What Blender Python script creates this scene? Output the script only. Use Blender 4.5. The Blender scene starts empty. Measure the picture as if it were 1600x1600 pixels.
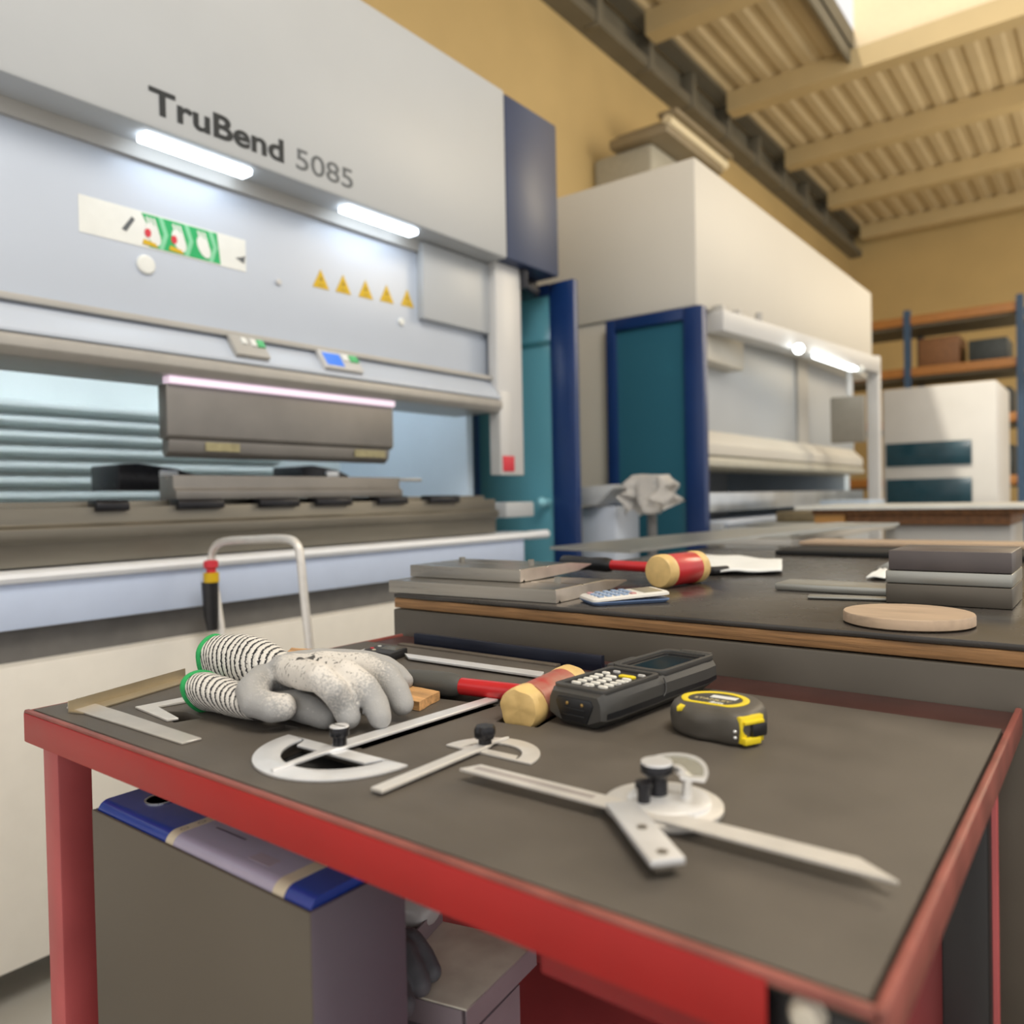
import bpy, bmesh, math, random
from mathutils import Vector, Matrix, noise
random.seed(7)
S = bpy.context.scene
C = S.collection
PI = math.pi

# ------------------------------------------------------------------ camera
YAW, PITCH, ROLL, F = math.radians(37.648), math.radians(-.9687), math.radians(1.1755), 1234.77
CAM = Vector((0, 0, 1.15))
_f = Vector((-math.sin(YAW)*math.cos(PITCH), math.cos(YAW)*math.cos(PITCH), math.sin(PITCH)))
_r = Vector((math.cos(YAW), math.sin(YAW), 0))
_d = _f.cross(_r)
_c, _s = math.cos(ROLL), math.sin(ROLL)
RT = _c*_r + _s*_d
DN = -_s*_r + _c*_d
FW = _f

def at(px, py, **k):
    """point where the sight line through a photo point meets the plane x=, y= or z= value"""
    d = RT*((px-800)/F) + DN*((py-800)/F) + FW
    (a, v), = k.items()
    i = 'xyz'.index(a)
    return CAM + d*((v-CAM[i])/d[i])

cd = bpy.data.cameras.new('camera')
cam = bpy.data.objects.new('camera', cd)
C.objects.link(cam)
m = Matrix((RT, -DN, -FW)).transposed().to_4x4()
m.translation = CAM
cam.matrix_world = m
cd.sensor_width = 36
cd.lens = F/1600*36
cd.clip_start = .02
cd.dof.use_dof = True
cd.dof.focus_distance = .94
cd.dof.aperture_fstop = cd.lens/7.5
S.camera = cam

# ------------------------------------------------------------------ materials
MATS = {}
def mat(name, col, rough=.5, metal=0, spec=.5, noise_amt=0, noise_scale=20, bump=0, bump_scale=200, emit=None, es=0, coat=0, col2=None, stretch=None):
    if name in MATS: return MATS[name]
    M = bpy.data.materials.new(name)
    M.use_nodes = True
    nt = M.node_tree
    b = nt.nodes['Principled BSDF']
    b.inputs['Base Color'].default_value = (*col, 1)
    b.inputs['Roughness'].default_value = rough
    b.inputs['Metallic'].default_value = metal
    b.inputs['Specular IOR Level'].default_value = spec
    b.inputs['Coat Weight'].default_value = coat
    if emit:
        b.inputs['Emission Color'].default_value = (*emit, 1)
        b.inputs['Emission Strength'].default_value = es
    tc = nt.nodes.new('ShaderNodeTexCoord')
    mp = nt.nodes.new('ShaderNodeMapping')
    nt.links.new(tc.outputs['Object'], mp.inputs[0])
    if stretch: mp.inputs['Scale'].default_value = stretch
    if noise_amt:
        n = nt.nodes.new('ShaderNodeTexNoise')
        n.inputs['Scale'].default_value = noise_scale
        n.inputs['Detail'].default_value = 5
        nt.links.new(mp.outputs[0], n.inputs['Vector'])
        r = nt.nodes.new('ShaderNodeValToRGB')
        r.color_ramp.elements[0].position = .3
        r.color_ramp.elements[1].position = .7
        c2 = col2 or tuple(min(1, c*(1+noise_amt)) for c in col)
        r.color_ramp.elements[0].color = (*[c*(1-noise_amt) for c in col], 1)
        r.color_ramp.elements[1].color = (*c2, 1)
        nt.links.new(n.outputs['Fac'], r.inputs[0])
        nt.links.new(r.outputs[0], b.inputs['Base Color'])
        mr = nt.nodes.new('ShaderNodeMapRange')
        mr.inputs['To Min'].default_value = max(.02, rough-.08)
        mr.inputs['To Max'].default_value = min(1, rough+.08)
        nt.links.new(n.outputs['Fac'], mr.inputs['Value'])
        nt.links.new(mr.outputs[0], b.inputs['Roughness'])
    if bump:
        n2 = nt.nodes.new('ShaderNodeTexNoise')
        n2.inputs['Scale'].default_value = bump_scale
        n2.inputs['Detail'].default_value = 3
        nt.links.new(mp.outputs[0], n2.inputs['Vector'])
        bp = nt.nodes.new('ShaderNodeBump')
        bp.inputs['Strength'].default_value = bump
        bp.inputs['Distance'].default_value = .002
        nt.links.new(n2.outputs['Fac'], bp.inputs['Height'])
        nt.links.new(bp.outputs[0], b.inputs['Normal'])
    MATS[name] = M
    return M

white = mat('white_paint', (.43, .452, .475), .42, noise_amt=.02, noise_scale=3)
white_b = mat('white_paint_ram', (.50, .555, .65), .34, noise_amt=.02, noise_scale=3)
cream_w = mat('warm_white_paint', (.60, .57, .51), .5, noise_amt=.02, noise_scale=2)
greyp = mat('grey_paint', (.42, .41, .39), .4, noise_amt=.05, noise_scale=6)
lightgrey = mat('light_grey_paint', (.56, .56, .56), .4, noise_amt=.03, noise_scale=5)
navy = mat('navy_paint', (.006, .03, .13), .35, noise_amt=.1, noise_scale=4)
navy_g = mat('navy_gloss_panel', (.03, .045, .10), .42, noise_amt=.1, noise_scale=4)
darkblue = mat('dark_frame_blue', (.008, .018, .045), .4, noise_amt=.1)
steel = mat('ground_steel', (.36, .345, .31), .34, 1, noise_amt=.12, noise_scale=9, stretch=(1, 6, 1))
steel_b = mat('bright_steel', (.66, .67, .68), .3, 1, noise_amt=.05, noise_scale=30)
satin = mat('satin_chrome', (.86, .87, .89), .42, .6, noise_amt=.04, noise_scale=40)
satin_w = mat('matt_nickel', (.76, .74, .71), .45, .5, noise_amt=.06, noise_scale=40)
toolsteel = mat('tool_steel', (.38, .355, .315), .30, 1, noise_amt=.15, noise_scale=12, stretch=(.3, 4, 8))
toolsteel_e = mat('tool_steel_ground_end', (.60, .55, .51), .38, .8, noise_amt=.1, noise_scale=30)
beamsteel = mat('oiled_beam_steel', (.20, .185, .155), .42, .7, noise_amt=.2, noise_scale=5, stretch=(1, .4, 3))
punchsteel = mat('punch_steel', (.21, .20, .19), .5, .55, noise_amt=.1, noise_scale=7)
black = mat('black_plastic', (.012, .012, .014), .42, noise_amt=.1, noise_scale=60)
blackm = mat('black_metal', (.018, .018, .022), .3, .4, noise_amt=.1, noise_scale=60)
rubber = mat('grey_rubber', (.075, .075, .07), .55, bump=.1, bump_scale=600, noise_amt=.06)
foam = mat('charcoal_foam', (.097, .084, .070), .56, spec=.5, bump=.35, bump_scale=900, noise_amt=.16, noise_scale=14)
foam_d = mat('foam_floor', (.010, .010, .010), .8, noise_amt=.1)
sheetmat = mat('worn_black_rubber_sheet', (.045, .040, .036), .27, noise_amt=.35, noise_scale=9, bump=.15, bump_scale=40)
ply = mat('plywood_edge', (.30, .16, .065), .6, noise_amt=.35, noise_scale=10, stretch=(1.2, 6, 30), bump=.3, bump_scale=60)
ironp = mat('brown_grey_iron', (.13, .115, .095), .42, .55, noise_amt=.15, noise_scale=5)
red = mat('red_enamel', (.37, .012, .012), .42, spec=.35, noise_amt=.12, noise_scale=7)
red_d = mat('dark_red_enamel', (.44, .085, .09), .45, noise_amt=.15, noise_scale=7)
rimc = mat('worn_red_rim', (.26, .075, .060), .45, noise_amt=.25, noise_scale=25)
hred = mat('hammer_red', (.52, .015, .02), .32, noise_amt=.1, noise_scale=30, coat=.2)
nylon = mat('yellow_nylon', (.72, .50, .20), .45, noise_amt=.16, noise_scale=35, bump=.2, bump_scale=120)
wood = mat('split_wood', (.55, .31, .13), .6, noise_amt=.35, noise_scale=18, stretch=(1, 9, 9), bump=.4, bump_scale=90)
woodp = mat('pale_wood', (.46, .34, .24), .5, noise_amt=.14, noise_scale=12, stretch=(1, 8, 8))
woodd = mat('brown_wood', (.20, .09, .035), .6, noise_amt=.3, noise_scale=8, stretch=(6, 1, 6))
woodo = mat('orange_wood', (.50, .25, .07), .6, noise_amt=.2, noise_scale=8)
yellow = mat('yellow_plastic', (.85, .66, .02), .35, noise_amt=.04, noise_scale=50)
signyel = mat('sign_yellow', (.62, .40, .0), .5, noise_amt=.03)
green = mat('sign_green', (.01, .38, .12), .5, noise_amt=.04)
lgreen = mat('sign_light_green', (.22, .60, .36), .5, noise_amt=.04)
signwhite = mat('sign_white', (.74, .76, .74), .5, noise_amt=.03)
signred = mat('sign_red', (.60, .03, .05), .5, noise_amt=.03)
ink = mat('black_ink', (.012, .016, .02), .5, noise_amt=.1)
inkg = mat('grey_ink', (.10, .11, .12), .5, noise_amt=.1)
blue = mat('binder_blue', (.020, .055, .36), .22, noise_amt=.06, noise_scale=30, coat=.3)
slip = mat('slipcase_board', (.105, .088, .068), .55, noise_amt=.06, noise_scale=5)
slip_e = mat('slipcase_end', (.125, .105, .14), .5, noise_amt=.10, noise_scale=5)
labelm = mat('lilac_label', (.42, .39, .54), .3, noise_amt=.14, noise_scale=7, coat=.4)
creams = mat('cream_strip', (.68, .60, .46), .4, noise_amt=.06)
concrete = mat('concrete_floor', (.42, .41, .385), .5, noise_amt=.15, noise_scale=2, bump=.1)
wallm = mat('ochre_wall', (.52, .38, .17), .7, noise_amt=.05, noise_scale=1.5, bump=.1, bump_scale=40)
roofm = mat('roof_deck', (.52, .42, .255), .6, noise_amt=.05, noise_scale=2)
roofbeam = mat('roof_purlin', (.50, .39, .21), .6, noise_amt=.05, noise_scale=2)
beamm = mat('grey_beam', (.15, .135, .10), .6, noise_amt=.1, noise_scale=3)
ductm = mat('duct_sheet', (.28, .23, .15), .5, .2, noise_amt=.1, noise_scale=3)
creamm = mat('skylight_cream', (.78, .66, .46), .6, noise_amt=.03)
paper = mat('white_paper', (.80, .82, .82), .7, noise_amt=.03, noise_scale=20, bump=.2, bump_scale=30)
rag = mat('white_rag', (.78, .76, .74), .85, noise_amt=.15, noise_scale=12, bump=.6, bump_scale=40)
cyanb = mat('pale_blue_panel', (.60, .70, .80), .4, noise_amt=.05, noise_scale=3)
bellow = mat('pale_cyan_slats', (.74, .80, .78), .45, noise_amt=.05, noise_scale=3)
sheetm = mat('zinc_sheet', (.52, .55, .58), .32, .8, noise_amt=.1, noise_scale=6)
sheetg = mat('grey_sheet', (.40, .40, .37), .35, .7, noise_amt=.08, noise_scale=5)
pdam = mat('scanner_housing', (.058, .057, .055), .42, noise_amt=.05, noise_scale=60, bump=.08, bump_scale=900)
pdal = mat('scanner_base', (.010, .011, .014), .35, noise_amt=.08, noise_scale=60)
keyw = mat('white_keys', (.78, .77, .72), .5, noise_amt=.03)
brass = mat('brass_contact', (.62, .42, .16), .3, 1, noise_amt=.05)
tapeg = mat('tape_case_grey', (.085, .077, .066), .5, noise_amt=.08, noise_scale=60, bump=.08, bump_scale=800)
hemg = mat('green_hem', (.02, .36, .10), .7, noise_amt=.1, noise_scale=200, bump=.4, bump_scale=900)
calcw = mat('calculator_white', (.72, .70, .66), .4, noise_amt=.03)
calcb = mat('calculator_blue', (.16, .24, .42), .45, noise_amt=.05)
calck = mat('calculator_key_blue', (.25, .34, .50), .45, noise_amt=.05)
lcd = mat('lcd_green_grey', (.40, .36, .27), .2, noise_amt=.03)
ledm = mat('led_strip', (.9, .9, .9), .4, emit=(.80, .90, 1), es=5.5)
ledp = mat('pink_led_strip', (.8, .7, .8), .4, emit=(.95, .72, .90), es=.45)
led2 = mat('led_spot', (.9, .9, .9), .4, emit=(.93, 1, .99), es=6)
screenb = mat('blue_screen', (.03, .12, .5), .3, emit=(.08, .25, .8), es=.5)
greenled = mat('green_button', (.1, .5, .2), .4, noise_amt=.05)

def glass_mat(name, col, alpha, rough=.15):
    M = bpy.data.materials.new(name); M.use_nodes = True
    nt = M.node_tree; b = nt.nodes['Principled BSDF']
    b.inputs['Base Color'].default_value = (*col, 1)
    b.inputs['Roughness'].default_value = rough
    t = nt.nodes.new('ShaderNodeBsdfTransparent')
    t.inputs[0].default_value = (*[min(1, c*2.2+.03) for c in col], 1)
    mx = nt.nodes.new('ShaderNodeMixShader')
    mx.inputs[0].default_value = alpha
    nt.links.new(t.outputs[0], mx.inputs[1]); nt.links.new(b.outputs[0], mx.inputs[2])
    nt.links.new(mx.outputs[0], nt.nodes['Material Output'].inputs[0])
    MATS[name] = M
    return M
teal = glass_mat('teal_glazing', (.16, .43, .54), .75)
teal_d = glass_mat('dark_teal_glazing', (.04, .165, .24), .72, .12)
lens = glass_mat('clear_lens', (.62, .62, .52), .22, .05)
screen = mat('dark_screen', (.012, .012, .012), .12, noise_amt=.05)

def knit_mat():
    M = bpy.data.materials.new('striped_knit'); M.use_nodes = True
    nt = M.node_tree; b = nt.nodes['Principled BSDF']; b.inputs['Roughness'].default_value = .85
    uv = nt.nodes.new('ShaderNodeUVMap'); uv.uv_map = 'UVMap'
    mp = nt.nodes.new('ShaderNodeMapping'); nt.links.new(uv.outputs[0], mp.inputs[0])
    mp.inputs['Rotation'].default_value = (0, 0, .42)
    w = nt.nodes.new('ShaderNodeTexWave'); w.inputs['Scale'].default_value = 5.4
    w.inputs['Distortion'].default_value = 2.2; w.inputs['Detail'].default_value = 4; w.inputs['Detail Scale'].default_value = 12
    nt.links.new(mp.outputs[0], w.inputs[0])
    n = nt.nodes.new('ShaderNodeTexNoise'); n.inputs['Scale'].default_value = 60
    nt.links.new(uv.outputs[0], n.inputs[0])
    mth = nt.nodes.new('ShaderNodeMath'); mth.operation = 'MULTIPLY_ADD'
    nt.links.new(n.outputs[0], mth.inputs[0]); mth.inputs[1].default_value = .35
    nt.links.new(w.outputs['Fac'], mth.inputs[2])
    r = nt.nodes.new('ShaderNodeValToRGB')
    r.color_ramp.elements[0].position = .34; r.color_ramp.elements[0].color = (.015, .015, .02, 1)
    r.color_ramp.elements[1].position = .50; r.color_ramp.elements[1].color = (.74, .72, .68, 1)
    nt.links.new(mth.outputs[0], r.inputs[0]); nt.links.new(r.outputs[0], b.inputs[0])
    bp = nt.nodes.new('ShaderNodeBump'); bp.inputs['Strength'].default_value = .6; bp.inputs['Distance'].default_value = .002
    nt.links.new(w.outputs['Fac'], bp.inputs['Height']); nt.links.new(bp.outputs[0], b.inputs['Normal'])
    return M
knit = knit_mat()

def glove_mat(name, coat_c, knit_c, centre, rad, mark=None):
    """latex-dipped glove: coated fingers and palm, bare speckled knit around the back of the hand"""
    M = bpy.data.materials.new(name); M.use_nodes = True
    nt = M.node_tree; b = nt.nodes['Principled BSDF']; b.inputs['Roughness'].default_value = .62
    tc = nt.nodes.new('ShaderNodeTexCoord')
    sub = nt.nodes.new('ShaderNodeVectorMath'); sub.operation = 'DISTANCE'
    nt.links.new(tc.outputs['Object'], sub.inputs[0]); sub.inputs[1].default_value = centre
    mr = nt.nodes.new('ShaderNodeMapRange')
    mr.inputs['From Min'].default_value = rad*.35; mr.inputs['From Max'].default_value = rad*1.15
    mr.inputs['To Min'].default_value = 1; mr.inputs['To Max'].default_value = 0
    nt.links.new(sub.outputs['Value'], mr.inputs['Value'])
    n = nt.nodes.new('ShaderNodeTexNoise'); n.inputs['Scale'].default_value = 420; n.inputs['Detail'].default_value = 4
    nt.links.new(tc.outputs['Object'], n.inputs[0])
    add = nt.nodes.new('ShaderNodeMath'); add.operation = 'ADD'
    nt.links.new(mr.outputs[0], add.inputs[0]); nt.links.new(n.outputs[0], add.inputs[1])
    r = nt.nodes.new('ShaderNodeValToRGB')
    r.color_ramp.elements[0].position = .62; r.color_ramp.elements[0].color = (*coat_c, 1)
    r.color_ramp.elements[1].position = .95; r.color_ramp.elements[1].color = (*knit_c, 1)
    nt.links.new(add.outputs[0], r.inputs[0])
    # dark flecks of the liner showing through
    n3 = nt.nodes.new('ShaderNodeTexNoise'); n3.inputs['Scale'].default_value = 260; n3.inputs['Detail'].default_value = 2
    nt.links.new(tc.outputs['Object'], n3.inputs[0])
    r3 = nt.nodes.new('ShaderNodeValToRGB')
    r3.color_ramp.elements[0].position = .33; r3.color_ramp.elements[0].color = (.15, .15, .15, 1)
    r3.color_ramp.elements[1].position = .40; r3.color_ramp.elements[1].color = (1, 1, 1, 1)
    nt.links.new(n3.outputs[0], r3.inputs[0])
    mx = nt.nodes.new('ShaderNodeMix'); mx.data_type = 'RGBA'; mx.blend_type = 'MULTIPLY'
    nt.links.new(mr.outputs[0], mx.inputs[0]); nt.links.new(r.outputs[0], mx.inputs[6]); nt.links.new(r3.outputs[0], mx.inputs[7])
    nt.links.new(mx.outputs[2], b.inputs[0])
    if mark:
        # printed marks, worn to blotches
        ds = nt.nodes.new('ShaderNodeVectorMath'); ds.operation = 'DISTANCE'
        nt.links.new(tc.outputs['Object'], ds.inputs[0]); ds.inputs[1].default_value = mark
        m1 = nt.nodes.new('ShaderNodeMapRange'); m1.inputs['From Min'].default_value = .010; m1.inputs['From Max'].default_value = .024
        m1.inputs['To Min'].default_value = .26; m1.inputs['To Max'].default_value = -.5
        nt.links.new(ds.outputs['Value'], m1.inputs['Value'])
        n4 = nt.nodes.new('ShaderNodeTexNoise'); n4.inputs['Scale'].default_value = 140; n4.inputs['Detail'].default_value = 2
        nt.links.new(tc.outputs['Object'], n4.inputs[0])
        ad = nt.nodes.new('ShaderNodeMath'); ad.operation = 'ADD'
        nt.links.new(m1.outputs[0], ad.inputs[0]); nt.links.new(n4.outputs[0], ad.inputs[1])
        r4 = nt.nodes.new('ShaderNodeValToRGB'); r4.color_ramp.elements[0].position = .70; r4.color_ramp.elements[1].position = .76
        nt.links.new(ad.outputs[0], r4.inputs[0])
        m4 = nt.nodes.new('ShaderNodeMix'); m4.data_type = 'RGBA'
        nt.links.new(r4.outputs[0], m4.inputs[0]); nt.links.new(mx.outputs[2], m4.inputs[6]); m4.inputs[7].default_value = (.06, .055, .05, 1)
        nt.links.new(m4.outputs[2], b.inputs[0])
    n2 = nt.nodes.new('ShaderNodeTexNoise'); n2.inputs['Scale'].default_value = 700
    nt.links.new(tc.outputs['Object'], n2.inputs[0])
    bp = nt.nodes.new('ShaderNodeBump'); bp.inputs['Strength'].default_value = .35; bp.inputs['Distance'].default_value = .001
    nt.links.new(n2.outputs[0], bp.inputs['Height']); nt.links.new(bp.outputs[0], b.inputs['Normal'])
    return M

# ------------------------------------------------------------------ mesh helpers
def nb(): return bmesh.new()

def box(bm, x0, x1, y0, y1, z0, z1, bev=0, seg=2):
    b = bmesh.new()
    bmesh.ops.create_cube(b, size=1)
    for v in b.verts:
        v.co = Vector(((x0+x1)/2+v.co.x*(x1-x0), (y0+y1)/2+v.co.y*(y1-y0), (z0+z1)/2+v.co.z*(z1-z0)))
    if bev: bmesh.ops.bevel(b, geom=b.edges[:], offset=bev, segments=seg, profile=.5, affect='EDGES')
    return join(bm, b)

def join(bm, b, mtx=None):
    if mtx is not None: bmesh.ops.transform(b, matrix=mtx, verts=b.verts)
    me = bpy.data.meshes.new('tmp'); b.to_mesh(me); b.free()
    bm.from_mesh(me); bpy.data.meshes.remove(me)
    return bm

def prism(bm, poly, axis, lo, hi, bev=0, seg=2):
    """polygon in the plane across an axis, swept along that axis; x: (y,z)  y: (x,z)  z: (x,y)"""
    b = bmesh.new()
    def P(a, c, t): return {'x': (t, a, c), 'y': (a, t, c), 'z': (a, c, t)}[axis]
    v0 = [b.verts.new(P(a, c, lo)) for a, c in poly]
    v1 = [b.verts.new(P(a, c, hi)) for a, c in poly]
    n = len(poly)
    b.faces.new(v0[::-1]); b.faces.new(v1)
    for i in range(n): b.faces.new((v0[i], v0[(i+1) % n], v1[(i+1) % n], v1[i]))
    bmesh.ops.recalc_face_normals(b, faces=b.faces)
    if bev: bmesh.ops.bevel(b, geom=b.edges[:], offset=bev, segments=seg, profile=.5, affect='EDGES')
    return join(bm, b)

def loft(bm, secs, cap0=True, cap1=True, uv=False, closed=True):
    rows = [[bm.verts.new(p) for p in s] for s in secs]
    n = len(secs[0]); L = bm.loops.layers.uv.new('UVMap') if uv else None
    for i in range(len(rows)-1):
        for j in range(n if closed else n-1):
            k = (j+1) % n
            f = bm.faces.new((rows[i][j], rows[i][k], rows[i+1][k], rows[i+1][j]))
            if uv:
                us = [(i, j), (i, j+1), (i+1, j+1), (i+1, j)]
                for l, (a, c) in zip(f.loops, us): l[L].uv = (a/(len(rows)-1), c/n)
    if cap0: bm.faces.new(rows[0][::-1])
    if cap1: bm.faces.new(rows[-1])
    return bm

def frame(t):
    t = t.normalized()
    u = Vector((0, 0, 1)) if abs(t.z) < .9 else Vector((1, 0, 0))
    a = t.cross(u).normalized()
    return a, t.cross(a)

def tube(bm, pts, r, n=14, cap=True):
    pts = [Vector(p) for p in pts]
    rs = r if isinstance(r, (list, tuple)) else [r]*len(pts)
    secs = []; a = None
    for i, p in enumerate(pts):
        t = (pts[min(i+1, len(pts)-1)]-pts[max(i-1, 0)]).normalized()
        if a is None: a, c = frame(t)
        else:
            a = (a-t*a.dot(t)).normalized(); c = t.cross(a)
        secs.append([p+(a*math.cos(2*PI*j/n)+c*math.sin(2*PI*j/n))*rs[i] for j in range(n)])
    return loft(bm, secs, cap, cap)

def lathe(bm, prof, o=(0, 0, 0), n=32, axis='z'):
    o = Vector(o); secs = []
    for r, h in prof:
        ring = []
        for j in range(n):
            c, s = r*math.cos(2*PI*j/n), r*math.sin(2*PI*j/n)
            ring.append(o+Vector({'z': (c, s, h), 'y': (s, h, c), 'x': (h, c, s)}[axis]))
        secs.append(ring)
    return loft(bm, secs)

def ball(bm, c, r, sub=2, sc=(1, 1, 1)):
    b = bmesh.new()
    bmesh.ops.create_icosphere(b, subdivisions=sub, radius=1)
    for v in b.verts: v.co = Vector(c)+Vector((v.co.x*r*sc[0], v.co.y*r*sc[1], v.co.z*r*sc[2]))
    return join(bm, b)

def smooth_poly(pts, n=48):
    pts = [Vector(p) for p in pts]; m_ = len(pts); out = []
    for k in range(n):
        t = k*m_/n; i = int(t); u = t-i
        p0, p1, p2, p3 = (pts[(i+q-1) % m_] for q in range(4))
        out.append(.5*((2*p1)+(p2-p0)*u+(2*p0-5*p1+4*p2-p3)*u*u+(3*p1-p0-3*p2+p3)*u**3))
    return out

def spline(pts, n=24):
    pts = [Vector(p) for p in pts]; m_ = len(pts); out = []
    for k in range(n+1):
        t = k*(m_-1)/n; i = min(int(t), m_-2); u = t-i
        p0, p1, p2, p3 = pts[max(i-1, 0)], pts[i], pts[i+1], pts[min(i+2, m_-1)]
        out.append(.5*((2*p1)+(p2-p0)*u+(2*p0-5*p1+4*p2-p3)*u*u+(3*p1-p0-3*p2+p3)*u**3))
    return out

def plate(bm, outer, holes, z0, z1, bev=0):
    """flat plate with holes, standing between z0 and z1"""
    cu = bpy.data.curves.new('tmpc', 'CURVE'); cu.dimensions = '2D'; cu.fill_mode = 'BOTH'
    for poly in [outer]+list(holes):
        s = cu.splines.new('POLY'); s.points.add(len(poly)-1); s.use_cyclic_u = True
        for p, q in zip(s.points, poly): p.co = (q[0], q[1], 0, 1)
    cu.extrude = (z1-z0)/2-bev; cu.bevel_depth = bev; cu.bevel_resolution = 1
    if bev: cu.offset = -bev
    o = bpy.data.objects.new('tmpo', cu); C.objects.link(o)
    dg = bpy.context.evaluated_depsgraph_get()
    me = bpy.data.meshes.new_from_object(o.evaluated_get(dg))
    for v in me.vertices: v.co.z += (z0+z1)/2
    bm.from_mesh(me)
    bpy.data.objects.remove(o); bpy.data.curves.remove(cu); bpy.data.meshes.remove(me)
    bmesh.ops.remove_doubles(bm, verts=bm.verts, dist=1e-6)
    return bm

def rrect(x0, x1, y0, y1, r, n=5):
    out = []
    for cx, cy, a in ((x1-r, y1-r, 0), (x0+r, y1-r, 90), (x0+r, y0+r, 180), (x1-r, y0+r, 270)):
        for k in range(n+1):
            t = math.radians(a+90*k/n); out.append((cx+r*math.cos(t), cy+r*math.sin(t)))
    return out

ORIG = {}
def obj(name, bm, m, parent=None, smooth=35, local=False):
    me = bpy.data.meshes.new(name)
    ms = m if isinstance(m, (list, tuple)) else [m]
    for q in ms: me.materials.append(q)
    if smooth is not None:
        for f in bm.faces: f.smooth = True
    off = Vector((0, 0, 0))
    if parent is not None and not local: off = ORIG.get(parent, Vector((0, 0, 0)))
    if off.length: bmesh.ops.translate(bm, verts=bm.verts, vec=-off)
    bm.to_mesh(me); bm.free()
    if smooth is not None: me.set_sharp_from_angle(angle=math.radians(smooth))
    o = bpy.data.objects.new(name, me); C.objects.link(o)
    if parent is not None:
        o.parent = parent
        ORIG[o] = off
    return o

def multi(name, pieces, parent=None, smooth=35, local=False):
    """one mesh from several (bmesh, material) pieces"""
    bm = nb(); ms = []
    for i, (b, m_) in enumerate(pieces):
        for f in b.faces: f.material_index = i
        n0 = len(bm.faces)
        me = bpy.data.meshes.new('t'); b.to_mesh(me); b.free(); bm.from_mesh(me); bpy.data.meshes.remove(me)
        bm.faces.ensure_lookup_table()
        for f in bm.faces[n0:]: f.material_index = i
        ms.append(m_)
    return obj(name, bm, ms, parent, smooth, local)

def tag(o, label, cat, group=None):
    o['label'] = label; o['category'] = cat
    if group: o['group'] = group
    return o

def thing(name, label, cat, loc, rz=0, group=None):
    """an Empty at the base of a thing; parts built in world space are shifted to it unless it is turned"""
    o = bpy.data.objects.new(name, None); C.objects.link(o)
    o.empty_display_size = .05
    o.location = loc; o.rotation_euler = (0, 0, rz)
    ORIG[o] = Vector(loc) if rz == 0 else Vector((0, 0, 0))
    return tag(o, label, cat, group)

def solo(name, bm, m, label, cat, group=None, smooth=35):
    """a thing that is one mesh, its origin moved to the middle of its base"""
    lo = Vector((min(v.co.x for v in bm.verts), min(v.co.y for v in bm.verts), min(v.co.z for v in bm.verts)))
    hi = Vector((max(v.co.x for v in bm.verts), max(v.co.y for v in bm.verts), max(v.co.z for v in bm.verts)))
    c = Vector(((lo.x+hi.x)/2, (lo.y+hi.y)/2, lo.z))
    bmesh.ops.translate(bm, verts=bm.verts, vec=-c)
    o = obj(name, bm, m, None, smooth); o.location = c
    return tag(o, label, cat, group)

def struct(name, bm, m, smooth=35):
    o = obj(name, bm, m, None, smooth); o['kind'] = 'structure'
    return o

def text_bm(body, size, extrude=.001, offset=0, shear=0):
    cu = bpy.data.curves.new('tmpt', 'FONT'); cu.body = body; cu.size = size; cu.extrude = extrude; cu.offset = offset
    o = bpy.data.objects.new('tmpt', cu); C.objects.link(o)
    dg = bpy.context.evaluated_depsgraph_get()
    me = bpy.data.meshes.new_from_object(o.evaluated_get(dg))
    bm = nb(); bm.from_mesh(me)
    bpy.data.objects.remove(o); bpy.data.curves.remove(cu); bpy.data.meshes.remove(me)
    return bm

def fit_x(bm, x0, x1, y0, y1):
    """stretch text so it fills a rectangle in its own plane"""
    a0 = min(v.co.x for v in bm.verts); a1 = max(v.co.x for v in bm.verts)
    b0 = min(v.co.y for v in bm.verts); b1 = max(v.co.y for v in bm.verts)
    for v in bm.verts:
        v.co.x = x0+(v.co.x-a0)/(a1-a0)*(x1-x0); v.co.y = y0+(v.co.y-b0)/(b1-b0)*(y1-y0)
    return bm

def onx(bm, X):
    """lay something drawn in (u,v,w) on a wall that faces +x: u -> y, v -> z, w -> x"""
    M_ = Matrix(((0, 0, 1, X), (1, 0, 0, 0), (0, 1, 0, 0), (0, 0, 0, 1)))
    bmesh.ops.transform(bm, matrix=M_, verts=bm.verts)
    return bm

# ================================================================== SETTING
struct('floor', box(nb(), -6, 6, -4, 18, -.2, 0), concrete)
struct('wall_left', box(nb(), -4.75, -4.45, -4, 18, 0, 6.6), wallm)
struct('wall_far', box(nb(), -4.45, 6, 17.5, 17.8, 0, 6.6), wallm)
# eaves beam along the left wall with its brackets
bm = nb(); box(bm, -4.45, -4.22, -4, 17.5, 6.0, 6.12); box(bm, -4.45, -4.36, -4, 17.5, 6.12, 6.5); box(bm, -4.3, -4.1, -4, 17.5, 6.42, 6.5)
struct('trim_1', bm, beamm)
bm = nb()
for k in range(16):
    y = -2+k*1.13
    box(bm, -4.36, -4.19, y, y+.10, 5.985, 6.42, .01)
struct('trim_2', bm, beamm)
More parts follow.
